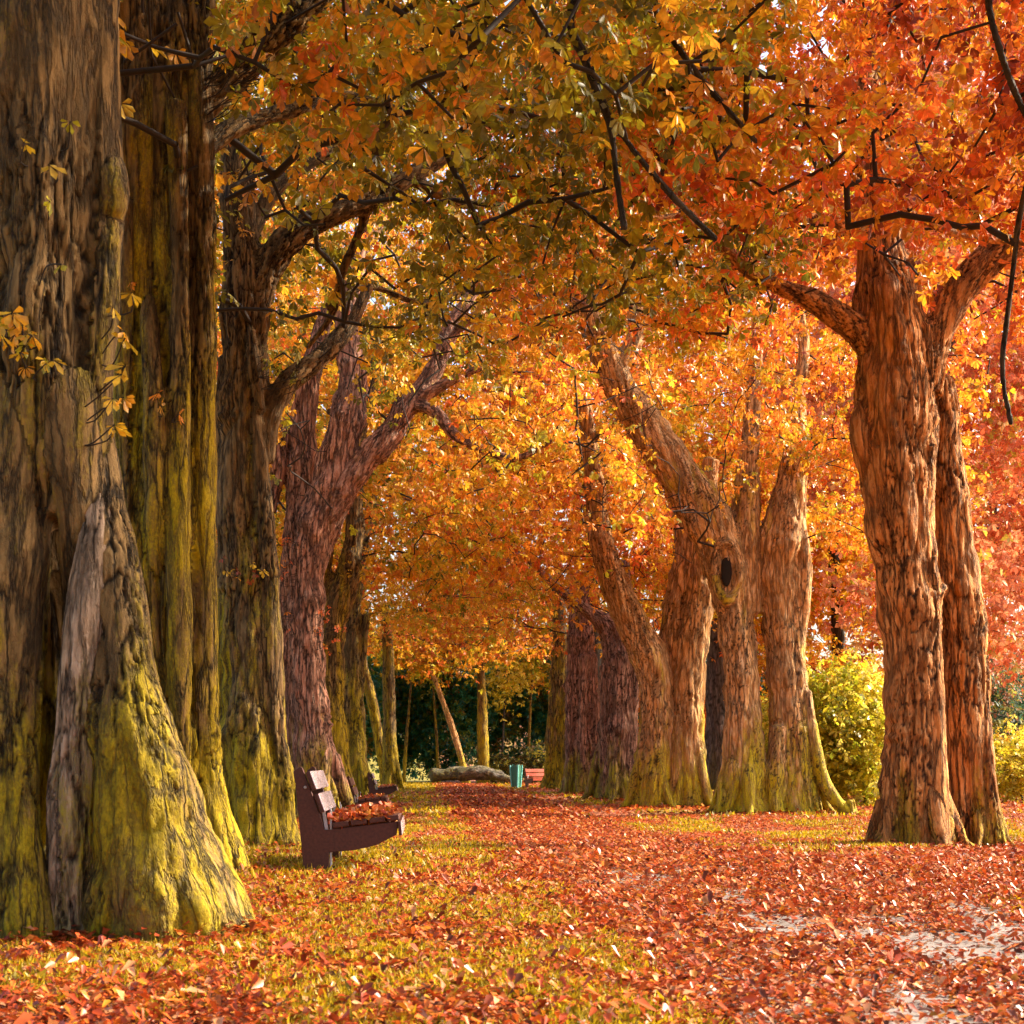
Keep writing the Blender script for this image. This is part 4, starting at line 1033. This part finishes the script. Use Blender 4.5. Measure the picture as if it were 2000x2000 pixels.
def bm_obj(name, bm, mat, parent, bevel=0.006):
    bmesh.ops.recalc_face_normals(bm, faces=bm.faces)
    if bevel:
        bmesh.ops.bevel(bm, geom=bm.edges[:], offset=bevel, segments=2, affect='EDGES', profile=0.6)
    me = bpy.data.meshes.new(name); bm.to_mesh(me); bm.free(); me.materials.append(mat)
    o = bpy.data.objects.new(name, me); C.objects.link(o)
    if parent is not None: o.parent = parent
    return o

XA, YA, ZA = (1, 0, 0), (0, 1, 0), (0, 0, 1)
def rect(cx, cz, w_, h_, ang):
    c, s = math.cos(ang), math.sin(ang)
    return [(cx + c * a - s * b, cz + s * a + c * b) for a, b in ((-w_ / 2, -h_ / 2), (w_ / 2, -h_ / 2), (w_ / 2, h_ / 2), (-w_ / 2, h_ / 2))]

def make_bench(label, loc, rz, dark, plank, seatm, length=1.55, group='park benches'):
    """side cheeks in the x-z plane, planks along y; sitter faces +x"""
    root = empty('park_bench', loc); root.rotation_euler = (0, 0, rz); tag(root, label, 'bench', group)
    cheek = [(0.10, -0.12), (0.30, -0.12), (0.30, 0.165), (0.52, 0.185), (0.70, 0.225), (0.875, 0.315), (0.885, 0.43), (0.60, 0.395), (0.30, 0.36), (0.262, 0.36), (0.20, 0.55), (0.075, 0.885), (0.055, 0.895), (0.0, 0.855), (0.015, 0.76)]
    for k, y in enumerate((0.0, length - 0.07)):
        bm = bmesh.new(); prism(bm, cheek, XA, ZA, YA, (0, 0, 0), y, y + 0.07)
        bm_obj('side_support', bm, dark, root, 0.005)
        bm = bmesh.new(); prism(bm, [(0.245, -0.1), (0.262, -0.1), (0.262, 0.52), (0.245, 0.56)], XA, ZA, YA, (0.062, 0, 0.0), y + 0.015, y + 0.055)
        prism(bm, [(0.245, 0.36), (0.275, 0.36), (0.235, 0.56), (0.215, 0.56)], XA, ZA, YA, (0.02, 0, 0.0), y + 0.012, y + 0.058)
        bm_obj('steel_strap', bm, MAT['steel'], root, 0.002)
    # backrest: two planks in front of the cheeks
    ang = math.atan2(0.335, -0.125)
    ux, uz = -0.35, 0.937
    for c in (0.49, 0.70, 0.0):
        if c == 0.0: continue
    for t in (0.585, 0.775):
        cx = 0.235 - (t - 0.50) * 0.37; 
        bm = bmesh.new(); prism(bm, rect(cx + 0.0, t, 0.045, 0.165, 0.355), XA, ZA, YA, (0.02, 0, 0), -0.03, length + 0.03)
        dark_unlit_faces(bm_obj('back_plank', bm, plank, root, 0.008), dark)
    for k, cx in enumerate((0.40, 0.555, 0.71, 0.845)):
        w_ = 0.135 if k < 3 else 0.10
        bm = bmesh.new(); prism(bm, rect(cx, 0.405 + (cx - 0.40) * 0.12, w_, 0.045, 0.12), XA, ZA, YA, (0, 0, 0), -0.03, length + 0.03)
        bm_obj('seat_plank', bm, seatm, root, 0.008)
    bm = bmesh.new(); prism(bm, rect(0.905, 0.37, 0.03, 0.12, 0.10), XA, ZA, YA, (0, 0, 0), -0.03, length + 0.03)
    dark_unlit_faces(bm_obj('front_plank', bm, plank, root, 0.006), dark)
    bm = bmesh.new(); bmesh.ops.create_cone(bm, segments=10, radius1=0.014, radius2=0.01, depth=0.012, cap_ends=True)
    o = bm_obj('bolt', bm, MAT['steel'], root, 0); o.rotation_euler = (R(90), 0, 0); o.location = (0.10, -0.006, 0.72)
    return root

def dark_unlit_faces(o, mat):
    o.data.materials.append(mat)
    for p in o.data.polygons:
        if p.normal.x < 0.25: p.material_index = 1  # painted sun sheen stays on the fronts only, shaded faces go dark
def put(px, py, D):
    p = W(px, py, D); return (p[0], D, float(ground_z(p[0], D)))
B1 = 13.05
b1 = make_bench('dark red-brown bench nearest the viewer, its side cheek and sunlit backrest in plain view', put(573, 1697, B1), R(3.2), MAT['bench_dark'], MAT['bench_plank_sunlit'], MAT['bench_dark'])
b2 = make_bench('near-black bench just beyond the nearest one, mostly hidden by its leaf heap', put(668, 1600, 31.5), R(3.2), MAT['bench_dark'], MAT['bench_dark'], MAT['bench_dark'])
b3 = make_bench('small leaf-topped bench by the straight mossy trunk, farthest on the left side', put(717, 1560, 47), R(3.2), MAT['bench_dark'], MAT['bench_plank_sunlit'], MAT['bench_dark'])
b4 = make_bench('distant bright red bench beside the green bin', put(1048, 1540, 72), R(-112), MAT['bench_dark'], MAT['bench_red'], MAT['bench_red'], 1.3)
b4.location = put(1024, 1540, 72.5)
b4.rotation_euler = (0, 0, R(-62))

# litter bin: square tapering post bin with pitched, notched top
def make_bin():
    root = empty('litter_bin', put(1008, 1537, 71)); root.rotation_euler = (0, 0, R(-28)); tag(root, 'green litter bin with pale edge standing before the red bench', 'bin')
    s, b, h = 0.20, 0.14, 0.95
    bm = bmesh.new()
    lo_ = [bm.verts.new((x * b, y * b, 0.0)) for x, y in ((-1, -1), (1, -1), (1, 1), (-1, 1))]
    up = [bm.verts.new((x * s, y * s, h)) for x, y in ((-1, -1), (1, -1), (1, 1), (-1, 1))]
    pk = [bm.verts.new((x * s * 0.92, y * s * 0.92, h + 0.15)) for x, y in ((0, -1), (1, 0), (0, 1), (-1, 0))]
    cc_ = bm.verts.new((0, 0, h + 0.02))
    bm.faces.new(lo_[::-1])
    for i in range(4):
        k = (i + 1) % 4
        bm.faces.new([lo_[i], lo_[k], up[k], pk[i], up[i]])
        bm.faces.new([up[i], pk[i], cc_]); bm.faces.new([pk[i], up[k], cc_])
    bm_obj('body', bm, MAT['bin_green'], root, 0.008)
    for (x, y) in ((-1, -1), (1, -1), (1, 1), (-1, 1)):
        bm = bmesh.new(); q = 0.028
        l4 = [bm.verts.new((x * (b + .006) + dx * q, y * (b + .006) + dy * q, -0.05)) for dx, dy in ((-1, -1), (1, -1), (1, 1), (-1, 1))]
        u4 = [bm.verts.new((x * (s + .006) + dx * q, y * (s + .006) + dy * q, h + 0.10)) for dx, dy in ((-1, -1), (1, -1), (1, 1), (-1, 1))]
        bm.faces.new(l4[::-1]); bm.faces.new(u4)
        for i in range(4): bm.faces.new([l4[i], l4[(i + 1) % 4], u4[(i + 1) % 4], u4[i]])
        bm_obj('corner_post', bm, MAT['bin_edge'], root, 0.008)
make_bin()

# ------------------------------------------------------------------ fallen leaves and grass
def litter_cols(n, r, pale=0.11):
    pal = np.array([(0.60, 0.105, 0.020), (0.70, 0.18, 0.028), (0.46, 0.065, 0.016), (0.80, 0.36, 0.16), (0.13, 0.028, 0.010), (0.66, 0.25, 0.022), (0.30, 0.045, 0.014)])
    p = np.array([.26, .22, .18, pale, .07, .08, .10]); p /= p.sum()
    return pal[r.choice(len(pal), n, p=p)] * (0.60 + 0.50 * r.random((n, 1)))

def scatter_litter(x, y, r, size, detail, lift=0.0, z=None):
    n = len(x)
    P = np.stack([x, y, (ground_z(x, y) if z is None else z) + 0.012 + lift], -1)
    P[:, 2] += np.abs(r.normal(size=n)) * 0.007
    a = r.random(n) * 6.283
    d = np.stack([np.cos(a), np.sin(a), r.normal(size=n) * 0.13], -1)
    nn = np.stack([r.normal(size=n) * 0.32, r.normal(size=n) * 0.32, np.ones(n)], -1)
    L = size * (0.6 + 0.8 * r.random(n))
    curl = r.normal(size=n) * 0.32 + 0.05
    return blades(P, d, nn, L, 0.9 + 0.7 * r.random(n), litter_cols(n, r), detail, curl)

def fan(n, y0, y1, r, power, margin=1.25):
    """random ground points inside the visible wedge"""
    t = r.random(n)
    y = (y0 ** power + (y1 ** power - y0 ** power) * t) ** (1 / power)
    x = (r.random(n) * 2 - 1) * (y / 3 * margin + 0.8)
    return x, y

r = np.random.default_rng(77)
parts = []
for (n, y0, y1, sz, det, pw) in ((230000, 4.2, 13, 0.043, LEAF6, 2.0), (230000, 13, 34, 0.052, LEAF4, 1.6), (100000, 34, 86, 0.12, LEAF4, 1.2)):
    x, y = fan(n, y0, y1, r, pw)
    g = grass_mask(x, y)
    d = x - path_c(y)
    on = (np.abs(d - 0.1) < 1.15)
    P = np.stack([x * 1.3, y * 0.8, 0 * x], -1)
    bare = fbm(P, 55, 3)
    dens = np.where(on, np.where(bare + 0.25 * (vnoise(P * 5, 71) - 0.5) > 0.525, np.where(y < 13.5, 0.17, 0.8), 0.95), 1 - np.where(y > 56, 0.97, 0.50) * g)
    k = r.random(n) < dens
    parts.append(scatter_litter(x[k], y[k], r, sz, det))
for (n, y0, y1, sz) in ((50000, 13, 30, 0.055), (60000, 30, 84, 0.10)):
    y = r.uniform(y0, y1, n); x = path_c(y) + r.uniform(-1.45, 1.5, n)
    parts.append(scatter_litter(x, y, r, sz, LEAF4))
x, y = fan(3000, 4.6, 18, r, 2.0)
n = len(x); a = r.random(n) * 6.283
P = np.stack([x, y, ground_z(x, y) + 0.02 + 0.012 * r.random(n)], -1)
brown = np.array([(0.30, 0.06, 0.02), (0.16, 0.035, 0.015), (0.55, 0.12, 0.03), (0.70, 0.30, 0.12)])[r.integers(4, size=n)]
parts.append(blades(P, np.stack([np.cos(a), np.sin(a), r.normal(size=n) * 0.12], -1), np.stack([r.normal(size=n) * 0.35, r.normal(size=n) * 0.35, np.ones(n)], -1),
                    0.05 + 0.04 * r.random(n), np.full(n, 1.1), brown, LEAF6, 0.35 + r.normal(size=n) * 0.3))
x, y = fan(2200, 4.2, 20, r, 1.7)
P = np.stack([x, y, ground_z(x, y) + 0.035], -1)
parts.append(palmate(P, 0.055 + 0.03 * r.random(len(x)), litter_cols(len(x), r), LEAF6, 5, 6, 0.02))
for T in TREES:
    if T['D'] > 60 or T['D'] < 7: continue
    for P_, r_ in T['skel']:
        k = int(np.abs(P_[:, 2] - ground_z(P_[:, 0], P_[:, 1])).argmin())
        if abs(P_[k, 2] - float(ground_z(P_[k, 0], P_[k, 1]))) > 0.12 or r_[k] < 0.09: continue
        n = int(260 + 900 * r_[k]); a = r.random(n) * 6.283; q = np.abs(r.normal(size=n)) * 0.20
        x = P_[k, 0] + np.cos(a) * (r_[k] * 0.95 + q); y = P_[k, 1] + np.sin(a) * (r_[k] * 0.95 + q)
        parts.append(scatter_litter(x, y, r, 0.055 if T['D'] < 25 else 0.075, LEAF6 if T['D'] < 25 else LEAF4, lift=0.085 * np.exp(-q / 0.12) * r.random(n)))
V, Fc, cc = merge(parts)
lo = np_mesh('fallen_leaves', V, Fc, 4, MAT['litter'], col=cc)
tag(lo, 'carpet of red and orange fallen leaves over path and verges', 'fallen leaves', kind='stuff')

def leaf_heap(label, bench, D, rz, L, n, seed, hgt):
    r = np.random.default_rng(seed)
    u = r.random(n); v = r.uniform(0.32, 0.84, n)
    yy = u * L
    hh = hgt * np.exp(-((u - 0.45) / 0.32) ** 2) * r.random(n) * (1 - np.abs(v - 0.56) / 0.34) ** 0.5
    c, s = math.cos(rz), math.sin(rz)
    X = bench.location.x + v * c - yy * s; Y = bench.location.y + v * s + yy * c
    Z = bench.location.z + 0.43 + (v - 0.40) * 0.12 + np.nan_to_num(hh)
    P = np.stack([X, Y, Z], -1)
    a = r.random(n) * 6.283
    d = np.stack([np.cos(a), np.sin(a), r.normal(size=n) * 0.5], -1)
    nn = r.normal(size=(n, 3)) * 0.6 + np.array([0, 0, 1.0])
    V, Fc, cc = blades(P, d, nn, 0.062 * (0.7 + 0.7 * r.random(n)), np.full(n, 1.5), litter_cols(n, r), LEAF6, r.normal(size=n) * 0.4)
    o = np_mesh('leaf_heap', V, Fc, 4, MAT['litter'], col=cc); tag(o, label, 'fallen leaves', kind='stuff')
leaf_heap('heap of rust-red leaves piled on the seat of the nearest bench', b1, B1, R(3.2), 1.5, 1700, 5, 0.085)
leaf_heap('red leaves strewn on the seat of the near-black bench', b2, 31.5, R(3.2), 1.5, 260, 6, 0.04)
leaf_heap('leaves lying on the seat of the small farthest bench on the left', b3, 47, R(3.2), 1.5, 260, 7, 0.05)

def grass(n, y0, y1, h, pw, seed, wid):
    r = np.random.default_rng(seed)
    x, y = fan(n, y0, y1, r, pw)
    k = r.random(n) < grass_mask(x, y) ** 1.3
    x, y = x[k], y[k]; m = len(x)
    base = np.stack([x, y, ground_z(x, y) - 0.005], -1)
    d = np.stack([r.normal(size=m) * 0.4, r.normal(size=m) * 0.4, np.ones(m)], -1)
    L = h * (0.5 + 0.9 * r.random(m))
    cols = np.array([(0.52, 0.34, 0.008), (0.38, 0.27, 0.010), (0.62, 0.41, 0.015), (0.22, 0.17, 0.008)])
    c = cols[r.choice(4, m, p=[.4, .25, .2, .15])] * (0.7 + 0.5 * r.random((m, 1)))
    nn = np.stack([r.normal(size=m), r.normal(size=m), np.zeros(m) + 0.1], -1)
    T = np.array([[-0.09, 0, 0], [0.09, 0, 0], [0.055, 0.6, 0.02], [0, 1, 0.16]])
    dd = unit(d); s = unit(np.cross(dd, nn)); q = np.cross(s, dd)
    V = base[:, None] + s[:, None] * (T[:, 0] * wid)[None, :, None] * L[:, None, None] + dd[:, None] * (T[:, 1])[None, :, None] * L[:, None, None] + q[:, None] * T[:, 2][None, :, None] * L[:, None, None] * r.normal(size=m)[:, None, None] * 2
    Fc = np.arange(m * 4).reshape(-1, 4)
    return V.reshape(-1, 3), Fc, c
V, Fc, cc = merge([grass(420000, 4.2, 12, 0.044, 2.0, 1, 0.75), grass(240000, 12, 30, 0.068, 1.5, 2, 1.5), grass(90000, 30, 88, 0.10, 1.2, 3, 4.0)])
go = np_mesh('grass', V, Fc, 4, MAT['grass'], col=cc)
tag(go, 'yellow-green grass growing through the fallen leaves', 'grass', kind='stuff')
